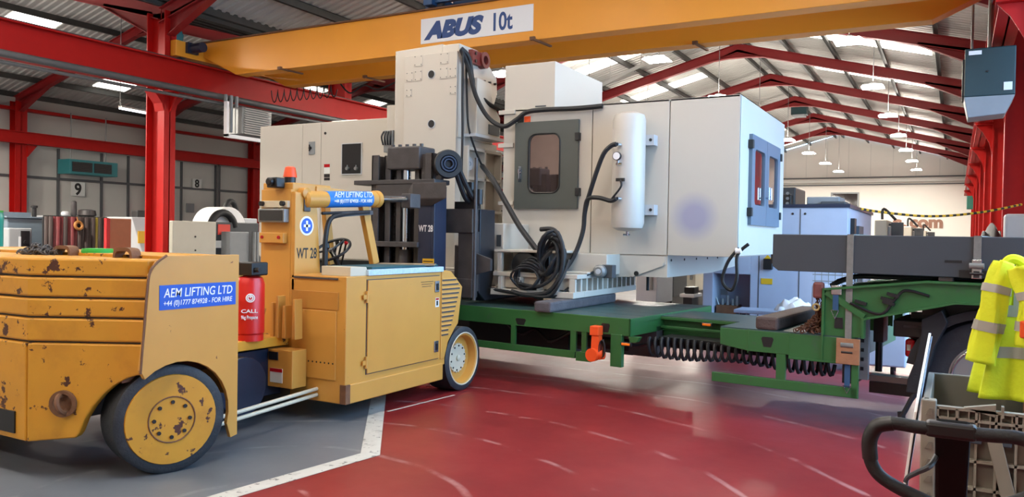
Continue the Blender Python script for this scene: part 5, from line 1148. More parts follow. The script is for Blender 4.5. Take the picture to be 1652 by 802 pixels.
for i in range(3):
    k = MB(); b0 = Vector((XI-.5-.06*i, sc.y+.35, 1.2)); k.cyl(b0, b0+Vector((.12,-.05,.28)), .01, n=6); lv = part('lever', k, black, fl)
    k = MB(); k.lathe(b0+Vector((.12,-.05,.28)), (.12,-.05,.28), [(.012,0),(.022,.02),(.015,.045)], 10); part('lever_knob', k, black if i else redl, lv)
k = MB(); k.cyl((XI-.05, YB0+.5, 1.28), (XI-.05, YB0+.5, 1.44), .012, n=8); k.lathe((XI-.05, YB0+.5, 1.44), (0,0,1), [(.012,0),(.03,.02),(.02,.06)], 10); part('joystick', k, black, fl)
# ---- hitch area between the sections
k = MB(); p, q = atY(430, 562, 4.95), atY(468, 628, 4.95); k.box((p.x, 4.95, q.z), (q.x+.02, 5.12, p.z)); hp_ = part('hitch_plate', k, fk, fl, .006)
k = MB(); k.box((p.x+.03, 4.94, p.z-.09), (p.x+.14, 4.95, p.z-.02)); part('hitch_handle', k, black, hp_, .01)
k = MB(); k.box((p.x+.05, 4.945, p.z-.28), (p.x+.19, 4.95, p.z-.16)); lb_ = part('label', k, paper, hp_)
k = MB(); k.box((p.x+.05, 4.942, p.z-.19), (p.x+.19, 4.945, p.z-.16)); part('label_band', k, redl, lb_)
k = MB(); k.box((mir(XI)+.1, 3.95, .62), (XI-.02, 5.15, .70)); part('platform', k, fkw, fl, .006)
k = MB(); k.cyl((-5.55, 4.55, .35), (-4.95, 4.55, .35), .24, n=32); k.box((-6.3, 4.0, .2), (-5.1, 5.1, .6)); part('fuel_drum', k, bluedrum, fl, .006)
k = MB(); k.cyl((-4.62, 3.95, .245), (-4.72, 5.15, .27), .016, n=8); k.cyl((-4.62, 3.95, .195), (-4.72, 5.15, .22), .016, n=8); part('tie_rod', k, cream, fl)
for i, (x, ht) in enumerate(((438, .3), (446, .36), (457, .28), (473, .34))):
    P = atY(x, 545, 5.0); k = MB(); k.prism([(P.x-.02, 5.0, .69), (P.x+.02, 5.0, .69), (P.x+.012, 5.0, .69+ht), (P.x-.012, 5.0, .69+ht)], (0, .09, 0)); part('fin', k, fk, fl, .004)
P = atY(415, 520, 4.9); k = MB(); k.bar((P.x, 4.9, .7), (P.x+.08, 4.9, .95), .03, .02); part('brace', k, fk, fl)
# ---- mast
YM0 = 7.3
xm0, xm1 = atY(608, 300, YM0+.1).x, atY(706, 300, YM0+.1).x
def chan(b, X, s, Y0, Y1, z0, z1, w_=.09, t=.022):
    b.box((X, Y0, z0), (X+s*t, Y1, z1)); b.box((X, Y0, z0), (X+s*w_, Y0+t, z1)); b.box((X, Y1-t, z0), (X+s*w_, Y1, z1))
zm = 2.5
for X, s in ((xm0, 1), (xm1, -1)):
    k = MB(); chan(k, X, s, YM0, YM0+.2, .16, zm, .1); part('outer_channel', k, iron, fl, .004)
    k = MB(); chan(k, X+s*.12, s, YM0+.08, YM0+.3, .18, zm+.0, .09); part('inner_channel', k, iron, fl, .004)
    k = MB(); chan(k, X+s*.25, s, YM0+.12, YM0+.32, .2, zm-.03, .08); part('carriage_channel', k, iron, fl, .004)
xcn = (xm0+xm1)/2
k = MB(); k.box((xm0+.2, YM0+.02, zm-.17), (xm1-.2, YM0+.34, zm+.09)); hd = part('mast_head', k, iron, fl, .02)
for i in range(5): k = MB(); k.cyl((xcn-.2+.1*i, YM0+.1, zm+.09), (xcn-.2+.1*i, YM0+.1, zm+.12), .022, n=8); part('head_bolt', k, iron, hd)
k = MB(); k.cyl((xcn-.03, YM0+.14, .3), (xcn-.03, YM0+.14, zm-.15), .045, n=20); part('lift_ram', k, chrome, fl)
k = MB(); k.cyl((xcn-.03, YM0+.14, .2), (xcn-.03, YM0+.14, 1.42), .08, n=20); part('lift_cylinder', k, iron, fl)
for X in (xcn+.13, xcn-.2):
    k = MB()
    for i in range(40): k.box((X-.02, YM0+.16, .4+i*.052), (X+.02, YM0+.2, .4+i*.052+.038))
    part('lift_chain', k, iron, fl)
# cross plates with flared ends
zc1 = atY(700, 292, YM0).z
def crossplate(z, th, ext):
    k = MB(); k.prism([(xm0-ext, YM0-.05, z), (xm1+.06, YM0-.05, z), (xm1+.06, YM0+.25, z), (xm1, YM0+.32, z), (xm0, YM0+.32, z), (xm0-ext, YM0+.2, z)], (0, 0, th)); return part('cross_plate', k, iron, fl, .006)
k1 = crossplate(zc1-.03, .05, .22)
k = MB(); k.box((xm0+.1, YM0-.04, zc1-.17), (xm1+.03, YM0-.01, zc1-.03)); part('cross_web', k, iron, k1, .01)
k = MB(); zq_ = atY(700, 400, YM0).z; k.prism([(xm0-.02, YM0-.05, zq_), (xm1-.16, YM0-.05, zq_), (xm1-.1, YM0+.3, zq_), (xm0, YM0+.3, zq_)], (0, 0, .06)); part('cross_plate', k, iron, fl, .006)
crossplate(.35, .1, .0)
k = MB(); zc2 = atY(700, 292, YM0).z; k.prism([(XP1-.25, YM0-.12, zc2-.2), (XP1+.2, YM0-.12, zc2-.2), (xm1+.02, YM0-.04, zc2-.28), (xm1-.3, YM0-.04, zc2-.28)], (0, 0, .18)); part('tilt_anchor', k, iron, fl, .01)
# dark blue right flank with WT 28
xr = xm1+.045
k = MB(); k.box((xm1, YM0-.02, .3), (xr, YM0+.22, zc1-.05)); fkb = part('mast_flank', k, blued, fl, .006)
text('lettering', 'WT 28', .1, frameM((xm1-.16, YM0-.024, 1.63), (1,0,0), (0,0,1)), wprint, fkb, .0005, .002, 0, .19)
k = MB(); k.box((xm1-.1, YM0-.026, 1.2), (xm1+.05, YM0-.02, 1.33)); yl_ = part('warning_label', k, ylab, fkb)
for i in range(4): k = MB(); k.box((xm1-.09, YM0-.028, 1.22+i*.025), (xm1+.04, YM0-.026, 1.23+i*.025)); part('label_line', k, kprint, yl_)
# front flank plate facing viewer
k = MB(); k.box((xm1-.17, YM0-.02, .3), (xm1, YM0, zc1-.25)); part('mast_flank_front', k, blued, fl, .004)
# hose reel
Pr = atY(729, 265, YM0+.1); k = MB(); k.lathe((Pr.x-.06, YM0+.1, Pr.z), (.72,-.7,0), [(.11,-.08),(.15,-.08),(.16,-.05),(.13,-.04),(.13,.04),(.16,.05),(.15,.08),(.1,.08),(.09,.05)], 32); rl_ = part('hose_reel', k, rubber, fl)
dd_ = Vector((.72,-.7,0)).normalized(); c0 = Vector((Pr.x-.06, YM0+.1, Pr.z))+dd_*.08
for rr in (.05, .08): k = MB(); k.torus(c0, dd_, rr, .012, 24, 6); part('reel_coil', k, blued, rl_)
k = MB(); k.bar((xm1-.02, YM0+.1, 2.15), (Pr.x-.08, YM0+.12, Pr.z), .08, .06); part('reel_bracket', k, iron, rl_)
k = MB(); k.tube(smooth([(Pr.x+.06, YM0+.15, Pr.z-.05), (Pr.x+.08, YM0+.35, Pr.z-.3), (Pr.x+.1, YM0+.5, 1.95)]), .03, 8); k.tube(smooth([(Pr.x+.03, YM0+.15, Pr.z-.1), (Pr.x+.02, YM0+.35, Pr.z-.35), (Pr.x+.03, YM0+.5, 1.95)]), .03, 8); part('reel_hose', k, rubber, rl_)
# ---- carriage and forks
YK = 7.72
xk0, xk1 = xm0+.1, atY(776, 400, YK+.2).x
k = MB(); k.box((xk0, YK-.08, 1.1), (xm1-.1, YK, 1.9)); car = part('fork_carriage', k, iron, fl, .01)
for z0, z1 in ((1.62, 1.9), (.88, 1.1)):
    k = MB(); k.box((2*xcn-xk1, YK, z0), (xk1, YK+.14, z1)); part('carriage_bar', k, iron, car, .012)
k = MB(); k.prism([(xm1, YK+.05, 1.48), (xm1+.48, YK+.05, 1.33), (xm1+.48, YK+.05, 1.2), (xm1, YK+.05, 1.08)], (0, .05, 0)); part('carriage_gusset', k, iron, car)
for s in (0, 1):
    f = (lambda X: X) if s == 0 else (lambda X: 2*xcn-X)
    xs1 = -4.79
    k = MB(); k.prism([(f(xs1), YK+.30, .835), (f(xs1), YK+.16, .93), (f(xs1), YK+.16, 1.9), (f(xs1), YK+.5, 1.9), (f(xs1), YK+.5, 1.15), (f(xs1), YK+.42, .905), (f(xs1), YK+1.7, .87), (f(xs1), YK+1.7, .835)], ((-.22 if s == 0 else .22), 0, 0)); fo = part('fork', k, mat('fork_steel' if s == 0 else 'fork_steel_b', '#2E3138', .4, .4, var=.15), fl, .01)
    k = MB(); k.box((f(xs1-.21), YK+.02, .95), (f(xs1-.01), YK+.17, 1.64)); part('fork_shank_backing', k, iron, fo, .01)
Pa = atY(770, 255, YK); Pb_ = atY(773, 485, YK); k = MB(); k.cyl((Pa.x, YK-.02, Pb_.z), (Pa.x, YK-.02, Pa.z), .02, n=10); part('guide_rod', k, iron, car)
k = MB(); k.box((xm1+.02, YK, 1.9), (xm1+.3, YK+.12, 1.98)); k.cyl((xm1+.2, YK+.05, 1.95), (xm1+.2, YK+.05, 2.2), .05, n=12); k.cyl((xm1+.32, YK+.05, 1.95), (xm1+.32, YK+.05, 2.12), .04, n=12); part('hydraulic_fitting', k, black, car)
# cargo on the forklift: gas bottle, chain pile, strap roll
P = atY(404, 470, 4.75); gx, gy = P.x, 4.75
zt = atY(404, 444, 4.75).z; gb = thing('gas_bottle', 'red gas bottle standing behind the forklift cab post', 'gas bottle', (gx, gy, .7))
rg = .115; H_ = zt-.7
k = MB(); k.lathe((gx, gy, .7), (0,0,1), [(rg*.85,0),(rg*.9,.05),(rg,.06),(rg,H_-.07),(rg*.85,H_-.02),(rg*.4,H_),(.02,H_)], 32); part('bottle_body', k, lpg, gb)
k = MB(); k.lathe((gx, gy, .695), (0,0,1), [(rg*.9,0),(rg*.95,.0),(rg*.95,.05),(rg*.9,.05)], 28); part('foot_ring', k, lpg, gb)
k = MB(); k.box((gx-.09, gy-.09, zt), (gx+.11, gy+.09, zt+.11)); vl = part('valve_cover', k, black, gb, .012)
k = MB(); k.cyl((gx+.08, gy-.05, zt+.05), (gx+.16, gy-.05, zt+.05), .02, n=10); part('gas_hose', k, rubber, vl)
cam_d = Vector((-gx, -gy, 0)).normalized(); cr_ = Vector((0,0,1)).cross(cam_d).normalized()
lc = Vector((gx, gy, .7+H_*.66))+cam_d*(rg+.001)
k = MB(); k.torus(lc, cam_d, .032, .005, 24, 6); k.torus(lc, cam_d, .019, .005, 24, 6); k.bar(lc+Vector((0,0,.0)), lc+Vector((0,0,.03)), .008, .008); part('flame_emblem', k, wprint, gb)
text('lettering', 'CALL', .04, frameM(lc+cam_d*.002-cr_*.07-Vector((0,0,.12)), cr_, (0,0,1)), wprint, gb, .001, .001, 0, .13)
text('lettering', '9kg Propane', .04, frameM(lc+cam_d*.002-cr_*.07-Vector((0,0,.17)), cr_, (0,0,1)), wprint, gb, .001, .001, 0, .13)
ztop = zs[0]-.006
def chain_pile(name, label, cx, cy, z, rx, ry, hh, n, size, m, seed, cat='chain'):
    rr = random.Random(seed); t = thing(name, label, cat, (cx, cy, z))
    k = MB()
    for i in range(n):
        a = rr.random()*6.28; q = rr.random()**.6; zz = z+size*.35+hh*(1-q)*rr.random()
        c = Vector((cx+rx*q*math.cos(a), cy+ry*q*math.sin(a), zz)); ax_ = Vector((rr.uniform(-1,1), rr.uniform(-1,1), rr.uniform(.2,1))).normalized()
        b1 = ax_.orthogonal().normalized(); b2 = ax_.cross(b1)
        k.tube([c+(b1*math.cos(2*math.pi*j/8)*1.4+b2*math.sin(2*math.pi*j/8))*size*.5 for j in range(8)], size*.16, 5, closed=True)
    o = part('chain_links', k, m, t); o['kind'] = 'stuff'; return t
cp = atX(72, 404, -5.2)
chain_pile('chain_pile', 'dark heap of chain lying on top of the counterweight', -5.72, 3.36, ztop, .19, .1, .07, 80, .035, iron, 4)
P = Vector((-5.34, 3.55, ztop)); k = MB(); k.lathe(P, (0,0,1), [(.09,0),(.1,.0),(.1,.05),(.09,.05),(.03,.045),(.03,.0)], 28); o = part('strap_roll', k, bgreen); tag(o, 'bright green rolled strap on top of the counterweight', 'strap')
k = MB(); k.lathe(P+Vector((0,0,.0)), (0,0,1), [(.102,.01),(.104,.012),(.104,.038),(.102,.04)], 28); part('outer_turn', k, bgreen, o)
# ================================================================== low-loader trailer (its own axes: s along, t away from viewer, z up)
ZD = .8
A0 = atZ(816, 498, ZD); C0 = atZ(1358, 543, ZD)
TA = math.atan2(C0.y-A0.y, C0.x-A0.x)
tr_ = thing('low_loader_trailer', 'green low-loader trailer with a raised gooseneck under the white machine', 'trailer', (A0.x, A0.y, 0), TA)
TM = WM[tr_.name]; TI = TM.inverted(); tn = Vector((-math.sin(TA), math.cos(TA), 0))
def sz(x, y, t=0.):
    """pixel -> (s, t, z) on the vertical plane at distance t behind the near side of the trailer"""
    d = ray(x, y); P0 = Vector((A0.x, A0.y, 0))+tn*t; q = CAMP+d*((P0-CAMP).dot(tn)/d.dot(tn)); return TI @ q
def S_(x, t=0.): return sz(x, 520, t).x
def tpart(nm, k, m, par=tr_, bevel=0): return part(nm, k, m, par, bevel, local=True)
s_end = -4.6; s1 = sz(1017, 530).x; TW = 2.12; zb = .625
k = MB(); k.box((s_end, 0, zb), (s1, .02, ZD)); k.box((s_end, TW-.02, zb), (s1, TW, ZD)); k.box((s1-.02, 0, zb), (s1, TW, ZD)); k.box((s_end, 0, zb), (s_end+.02, TW, ZD)); k.box((s_end, .02, ZD-.06), (s1, TW, ZD-.045)); dk = tpart('deck_frame', k, green, bevel=.004)
NP = 6
for i in range(NP):
    t0 = .01+(TW-.02)*i/NP; k = MB(); k.box((s_end, t0+.004, ZD-.045), (s1-.004, t0+(TW-.02)/NP-.004, ZD)); tpart('deck_plate', k, deckg, dk, .004)
k = MB(); k.box((s_end, .6, .35), (s1, .75, zb+.05)); k.box((s_end, 1.4, .35), (s1, 1.55, zb+.05)); tpart('chassis_beam', k, iron, dk)
for sx in (-4.2, -3.2):
    for t0 in (.12, 1.65):
        k = MB(); k.lathe((sx, t0, .38), (0,1,0), [(.2,0),(.36,0),(.38,.03),(.38,.3),(.36,.33),(.2,.33),(.2,0)], 32); ww = tpart('trailer_wheel', k, tyre)
        k = MB(); k.lathe((sx, t0+.02, .38), (0,1,0), [(.05,0),(.21,.0),(.21,.28),(.05,.28)], 24); tpart('rim', k, galv, ww)
# dark equipment under deck
k = MB(); k.box((-.9, .5, .3), (.5, 1.2, .6)); k.cyl((.55, .7, .45), (1.2, .7, .45), .12, n=20); k.tube(smooth([(-.2,.3,.6),(.0,.3,.5),(.2,.3,.56),(.4,.3,.45),(.7,.3,.6)]), .02, 6); tpart('air_reservoir', k, black)
# side rail left with posts
zr0, zr1 = .345, .42
sr1 = sz(953, 580).x
k = MB(); k.box((-4.0, 0, zr0), (sz(927, 580).x, .03, zr1)); rl = tpart('side_rail', k, green, bevel=.003)
k = MB(); k.box((sz(929, 580).x, -.005, zr0-.02), (sr1, .035, zr1)); tpart('side_rail', k, green, bevel=.003)
for x0, x1 in ((824, 831), (920, 929), (938, 946)):
    k = MB(); k.box((sz(x0, 540).x, .002, zr1-.01), (sz(x1, 540).x, .028, zb+.01)); tpart('rail_post', k, green)
k = MB(); k.box((-1.6, .002, zr1-.01), (-1.55, .028, zb+.01)); tpart('rail_post', k, green)
k = MB(); k.box((sz(985, 580).x, -.01, .31), (sz(1003, 580).x, .05, zb+.01)); lg_ = tpart('support_leg', k, green, bevel=.004)
# slot holes
for x, y, w_, h_ in ((840, 519, .07, .035), (977, 529, .05, .045)):
    c = sz(x, y); k = MB(); k.prism([(c.x-w_, -.002, c.z+h_*.6), (c.x-w_*.6, -.002, c.z-h_), (c.x+w_*.6, -.002, c.z-h_), (c.x+w_, -.002, c.z+h_*.6), (c.x+w_*.8, -.002, c.z+h_), (c.x-w_*.8, -.002, c.z+h_)], (0, .004, 0)); tpart('lashing_slot', k, black, dk)
# orange lamp/winch unit
c = sz(966, 533); k = MB(); k.box((c.x-.05, -.1, c.z-.045), (c.x+.05, -.0, c.z+.05)); ou = tpart('marker_lamp_unit', k, orange, bevel=.008)
c2 = sz(965, 556); k = MB(); k.prism([(c2.x-.035, -.08, c.z-.045), (c.x+.045, -.08, c.z-.045), (c2.x+.07, -.08, c2.z-.14), (c2.x-.045, -.08, c2.z-.14)], (0, .07, 0)); tpart('unit_body', k, orange, ou, .006)
c3 = sz(963, 571); k = MB(); k.cyl((c3.x, -.12, c3.z), (c3.x, -.05, c3.z), .066, n=28); k.cyl((c3.x, -.05, c3.z), (c3.x+.1, -.04, c3.z+.01), .05, n=20); tpart('unit_lens', k, orange, ou)
k = MB(); 
for i in range(4): k.tube([(c3.x+.1+.02*math.cos(a)*i*.6, -.05-.01*i, c3.z+.08+.085*math.sin(a)-.004*i) for a in [2*math.pi*j/14 for j in range(14)]], .006, 5, closed=True)
tpart('cable_loop', k, rubber, ou)
for x, y, t in ((1012, 555, .02), (1142, 523.5, .7)):
    c = sz(x, y, t); k = MB(); k.box((c.x-.06, t-.035, c.z-.02), (c.x+.06, t-.01, c.z+.02)); mk = tpart('side_marker', k, black, bevel=.008)
    k = MB(); k.box((c.x-.045, t-.042, c.z-.012), (c.x+.045, t-.034, c.z+.012)); tpart('marker_lens', k, amber, mk, .004)
# end bracket under deck corner
k = MB(); k.prism([(s1-.02, .0, zb), (s1+.1, .0, zb), (s1+.07, .0, zb-.05), (s1, .0, zb-.06)], (0, .06, 0)); tpart('corner_tab', k, green)
# spine (neck section between the two decks)
s2 = sz(1162, 530).x
c = sz(1175, 517, .7)
k = MB()
for t0 in (.7, 1.28):
    k.box((s1-.01, t0, .745), (3.0, t0+.2, .775)); k.box((s1-.01, t0+.09, .55), (3.0, t0+.11, .75)); k.box((s1-.01, t0, .53), (3.0, t0+.2, .555))
k.box((s1-.01, .71, .745), (3.0, 1.47, .77)); k.box((s1-.01, .70, .655), (3.0, .73, .68))
tpart('spine', k, green, bevel=.003)
k = MB(); k.box((s1, .71, .771), (3.0, 1.47, .782)); tpart('spine_top_plate', k, deckg)
# right deck block
s3 = sz(1207, 545).x; s4 = sz(1273, 560).x; s5 = sz(1360, 565).x+.04
k = MB(); k.prism([(s2, .0, .64), (s3, 0, .6), (s4, 0, .6), (s4, 0, .57), (s5, 0, .57), (s5, 0, ZD-.01), (s2, 0, ZD-.01)], (0, TW, 0)); d2 = tpart('front_deck', k, green, bevel=.004)
k = MB(); k.prism([(s2+.002, .002, ZD-.01), (s5, .002, ZD-.01), (s5, TW, ZD-.01), (s2+.002, TW, ZD-.01)], (0, 0, .012)); tpart('front_deck_plate', k, deckg, d2)
for s in (s3, s4): k = MB(); k.box((s-.004, -.003, .585), (s+.004, 0, ZD)); tpart('weld_seam', k, green, d2)
k = MB(); k.box((s4, -.015, .57), (s5, .0, .585)); k.box((sz(1325, 550).x, -.012, .57), (sz(1328, 550).x, 0, 1.2)); tpart('edge_stiffener', k, green, d2)
c = sz(1238, 552); k = MB(); w_, h_ = .055, .045; k.prism([(c.x-w_, -.002, c.z+h_*.6), (c.x-w_*.6, -.002, c.z-h_), (c.x+w_*.6, -.002, c.z-h_), (c.x+w_, -.002, c.z+h_*.6), (c.x+w_*.8, -.002, c.z+h_), (c.x-w_*.8, -.002, c.z+h_)], (0, .004, 0)); tpart('lashing_slot', k, black, d2)
# coiled hose hung under the spine
k = MB(); pts = []; sa, sb_ = sz(1045, 560, .35).x, sz(1345, 580, .35).x; nl = 26
for i in range(nl*10+1):
    a = 2*math.pi*i/10; u = i/(nl*10); pts.append((sa+(sb_-sa)*u, .35+.05*math.cos(a), .50+(.085+.02*math.sin(u*9))*math.sin(a)))
k.tube(pts, .017, 6); tpart('coiled_hose', k, rubber)
k = MB(); k.tube(smooth([(sa-.25,.3,.52),(sa-.12,.33,.49),(sa,.35,.52)]), .02, 6); k.box((sa, .45, .5), (sb_, .6, .56)); k.box((sa+.1, .4, .56), (sb_-.2, .7, .6)); tpart('hose_carrier', k, black)
# right rail with post
sr0, sr2 = sz(1148, 604).x, sz(1383, 604).x
k = MB(); k.box((sr0, 0, .29), (sr2, .035, .375)); tpart('side_rail', k, green, bevel=.004)
k = MB(); k.box((sz(1252, 580).x, .002, .37), (sz(1267, 580).x, .033, .6)); tpart('rail_post', k, green)
k = MB(); k.box((sz(1378, 580).x-.02, .0, .29), (sz(1385, 580).x, .035, .58)); tpart('rail_post', k, green)
k = MB(); k.box((sz(1345, 600).x, .3, .36), (sz(1366, 600).x, .6, .57)); tpart('support_pad', k, black)
# gooseneck side plates, flanges
sg = sz(1329, 500).x
neck = [(sg, ZD), (sg, 1.20), (sg+.78, 1.30), (6.8, 1.30), (6.8, 1.17), (sz(1520, 488).x+.1, 1.145), (sz(1395, 514).x, .97), (sz(1388, 540).x, ZD)]
for t0 in (.0, TW-.35, .7, 1.25):
    k = MB(); k.prism([(s, t0, z) for s, z in neck], (0, .02, 0)); g_ = tpart('gooseneck_web', k, green)
    k = MB()
    for i in range(1, 3):
        a, b_ = neck[i], neck[i+1]; k.prism([(a[0], t0-.04, a[1]), (b_[0], t0-.04, b_[1]), (b_[0], t0-.04, b_[1]-.018), (a[0], t0-.04, a[1]-.018)], (0, .1, 0))
    for i in (4, 5):
        a, b_ = neck[i], neck[i+1]; k.prism([(a[0], t0-.04, a[1]), (b_[0], t0-.04, b_[1]), (b_[0], t0-.04, b_[1]-.018), (a[0], t0-.04, a[1]-.018)], (0, .1, 0))
    k.box((sg-.01, t0-.03, ZD), (sg+.01, t0+.05, 1.2)); k.box((neck[6][0]-.02, t0-.03, ZD), (neck[6][0], t0+.05, .97))
    tpart('gooseneck_flange', k, green, g_)
k = MB(); k.box((sg, .02, 1.16), (6.8, TW-.35, 1.19)); tpart('gooseneck_top', k, green)
k = MB(); k.bar((sg+.02, -.015, 1.17), (neck[6][0], -.015, .98), .02, .05, (0,0,1)); tpart('gooseneck_brace', k, green)
# air lines clipped to the web
c1, c2_, c3_ = sz(1372, 489, -.02), sz(1420, 507, -.02), sz(1448, 480, -.02); c4 = sz(1500, 478, -.02)
k = MB(); k.tube(smooth([(c1.x, -.03, c1.z), (c2_.x, -.03, c2_.z), (c3_.x-.02, -.03, c3_.z-.02), (c3_.x+.06, -.03, c3_.z+.06), (c4.x, -.03, c4.z)]), .012, 6); al = tpart('air_line', k, black)
for x, y in ((1430, 483), (1433, 489), (1388, 488), (1440, 476)): c = sz(x, y, -.02); k = MB(); k.bar((c.x-.04, -.03, c.z+.012), (c.x+.05, -.03, c.z-.012), .03, .025); tpart('line_clip', k, black, al)
k = MB(); c = sz(1353, 520, -.01); k.prism([(c.x-.03, -.012, c.z+.04), (c.x+.03, -.012, c.z+.04), (c.x+.035, -.012, c.z-.05), (c.x-.035, -.012, c.z-.05)], (0,.01,0)); tpart('hand_hole', k, black)
# perforated post and cylinder behind board
k = MB(); a, b_ = sz(1386, 530, .25), sz(1401, 600, .25); k.box((a.x, .22, .42), (b_.x, .28, .98)); pp_ = tpart('perforated_post', k, galv)
for i in range(6): k = MB(); k.box((a.x+.025, .216, .5+i*.08), (a.x+.05, .222, .53+i*.08)); tpart('slot', k, black, pp_)
k = MB(); a = sz(1415, 540, .5); k.box((a.x-.03, .5, .72), (a.x+.05, .7, 1.1)); k.cyl((a.x+.0, .6, .9), (a.x+.0, .6, .45), .03, n=10); tpart('landing_gear', k, black)
k = MB(); a, b_ = sz(1402, 597, .6), sz(1500, 610, .6); k.box((a.x, .6, .36), (b_.x+.2, .75, .41)); tpart('step_bar', k, galv)
k = MB(); k.box((a.x, .62, .25), (b_.x+.2, .75, .35)); tpart('lower_beam', k, black)
# black covered ropes lying on neck
k = MB()
for i in range(4): k.tube(smooth([(sg+.02, .12+.08*i, 1.215+.01*i), (sg+.2, .15+.07*i, 1.30), (sg+.45, .14+.08*i, 1.31), (sg+.9, .12+.08*i, 1.325), (sg+1.4, .2+.08*i, 1.33)]), .022, 6)
k2 = tpart('tie_down_webbing', k, black)

# ---- load on the trailer
def tw(s, t, z): return TM @ Vector((s, t, z))
# timbers
def timber(nm, label, a, b_, w_, h_, m, z):
    k = MB(); k.bar((a[0], a[1], z+h_/2), (b_[0], b_[1], z+h_/2), w_, h_); o = part(nm, k, m, None, .022); return tag(o, label, 'timber')
timber('timber_baulk', 'weathered timber baulk under the right side of the white machine', (-3.78, 7.5), (-3.76, 9.3), .2, .112, mat('grey_timber', '#4E4A4E', .75, var=.25, scale=9, bump=.5), ZD)
timber('timber_baulk', 'dark brown rounded timber lying on the front deck by the rusty chain', (-1.45, 7.3), (-1.31, 8.85), .2, .115, timb, ZD+.002)
k = MB(); k.box((-4.0, 7.95, ZD), (-3.9, 8.35, ZD+.11)); o = part('packing_block', k, timb2, None, .01); tag(o, 'pale wooden packing block beside the weathered baulk', 'packing')
# grey steel beam
a, b_ = sz(1247, 378), sz(1240, 437); zt_, zb_ = 1.655, 1.335
k = MB(); s0 = a.x; k.prism([(s0, .0, zb_+.04), (s0, 0, zt_), (7.2, 0, zt_), (7.2, 0, zb_), (s0+.05, 0, zb_)], (0, 1.5, 0))
bm_ = thing('steel_beam', 'long slate-grey steel fabrication strapped on the trailer gooseneck', 'steel beam', tuple(TM @ Vector((s0, 0, 1.3))), TA)
def bpart(nm, k, m, par, bevel=0):
    M = WM[bm_.name].inverted() @ TM
    k.v = [M @ v for v in k.v]; return part(nm, k, m, par, bevel, local=True)
bpart('beam_body', k, slate, bm_, .006)
c = sz(1538, 422); k = MB(); k.box((c.x-.06, -.003, c.z-.01), (c.x+.06, .001, c.z+.01)); bpart('slot', k, black, bm_)
k = MB(); k.box((sz(1547, 440).x, -.004, zb_), (sz(1650, 440).x, .001, zb_+.06)); bpart('foot_plate', k, black, bm_)
k = MB(); k.box((s0-.02, .02, zb_+.06), (s0, .12, zb_+.14)); bpart('end_lug', k, black, bm_)
k = MB()
for s in (sg+.35, sg+1.2, sg+2.2): k.box((s, .05, 1.30), (s+.1, 1.5, 1.335))
o = None
kk = thing('packing_strips', 'dark packing strips between the gooseneck and the grey steel beam', 'packing', tuple(TM @ Vector((sg+.4, .7, 1.3))), TA)
for s in (sg+.86, sg+1.5, sg+2.4):
    q = MB(); q.box((s, .02, 1.301), (s+.1, 1.5, 1.334)); M = WM[kk.name].inverted() @ TM; q.v = [M @ v for v in q.v]; part('strip', q, timb, kk, .003, local=True)
# straps
def strap(x, lab, ratchet_z, down_to, t0=-.012):
    s = sz(x, 450).x; t = thing('ratchet_strap', lab, 'strap', tuple(TM @ Vector((s, t0, down_to))), TA); M = WM[t.name].inverted() @ TM
    def pp(nm, k, m, par=None, bv=0): k.v = [M @ v for v in k.v]; return part(nm, k, m, par or t, bv, local=True)
    w_ = .026
    k = MB(); k.box((s-w_, t0, ratchet_z), (s+w_, t0+.006, zt_+.004)); k.box((s-w_, t0, zt_+.001), (s+w_, 1.5, zt_+.007)); pp('webbing', k, strapm)
    k = MB(); k.box((s-.035, t0-.02, ratchet_z-.1), (s+.035, t0+.0, ratchet_z+.05)); rt = pp('ratchet', k, steel, None, .006)
    k = MB(); k.cyl((s-.05, t0-.025, ratchet_z-.0), (s+.05, t0-.025, ratchet_z-.0), .022, n=14); pp('ratchet_drum', k, strapm, rt)
    k = MB(); k.box((s-.02, t0-.03, ratchet_z-.09), (s+.02, t0-.02, ratchet_z-.04)); k.cyl((s-.045, t0-.03, ratchet_z-.06), (s+.045, t0-.03, ratchet_z-.06), .01, n=8); pp('ratchet_handle', k, black, rt)
    if down_to < ratchet_z-.15:
        k = MB(); k.box((s-.022, t0, down_to+.05), (s+.022, t0+.005, ratchet_z-.09)); pp('tail_webbing', k, mat('blue_webbing', '#2A4A6A', .8))
        k = MB(); k.tube([(s-.03, t0, down_to+.06), (s+.03, t0, down_to+.06), (s, t0, down_to)], .006, 6, closed=True); pp('hook', k, steel)
    return t
strap(1371, 'grey ratchet strap over the beam with its buckle on a wooden board', .735, .33)
strap(1576, 'short ratchet strap holding the beam beside the yellow jacket', 1.43, 1.33)
c = sz(1368, 565); k = MB(); k.box((c.x-.085, -.045, .575), (c.x+.10, -.02, .79)); M = TM; k.v = [TM @ v for v in k.v]; o = part('wooden_board', k, ply, None, .004); tag(o, 'brown wooden board hung behind the strap buckle on the trailer', 'board')
# second short strap with blue webbing on neck side
s = sz(1349, 480).x; t = thing('lashing_strap', 'short blue-grey lashing strap with hook on the gooseneck side', 'strap', tuple(TM @ Vector((s, -.02, 1.0))), TA); M = WM[t.name].inverted() @ TM
k = MB(); k.box((s-.02, -.03, 1.02), (s+.025, -.024, 1.2)); k.v = [M @ v for v in k.v]; part('webbing', k, MATS['blue_webbing'], t, local=True)
k = MB(); k.box((s-.035, -.035, 1.15), (s+.05, -.02, 1.23)); k.v = [M @ v for v in k.v]; part('buckle', k, steel, t, .005, local=True)
k = MB(); k.tube([(s-.03, -.03, 1.02), (s+.03, -.03, 1.02), (s, -.03, .95)], .006, 6, closed=True); k.v = [M @ v for v in k.v]; part('hook', k, steel, t, local=True)
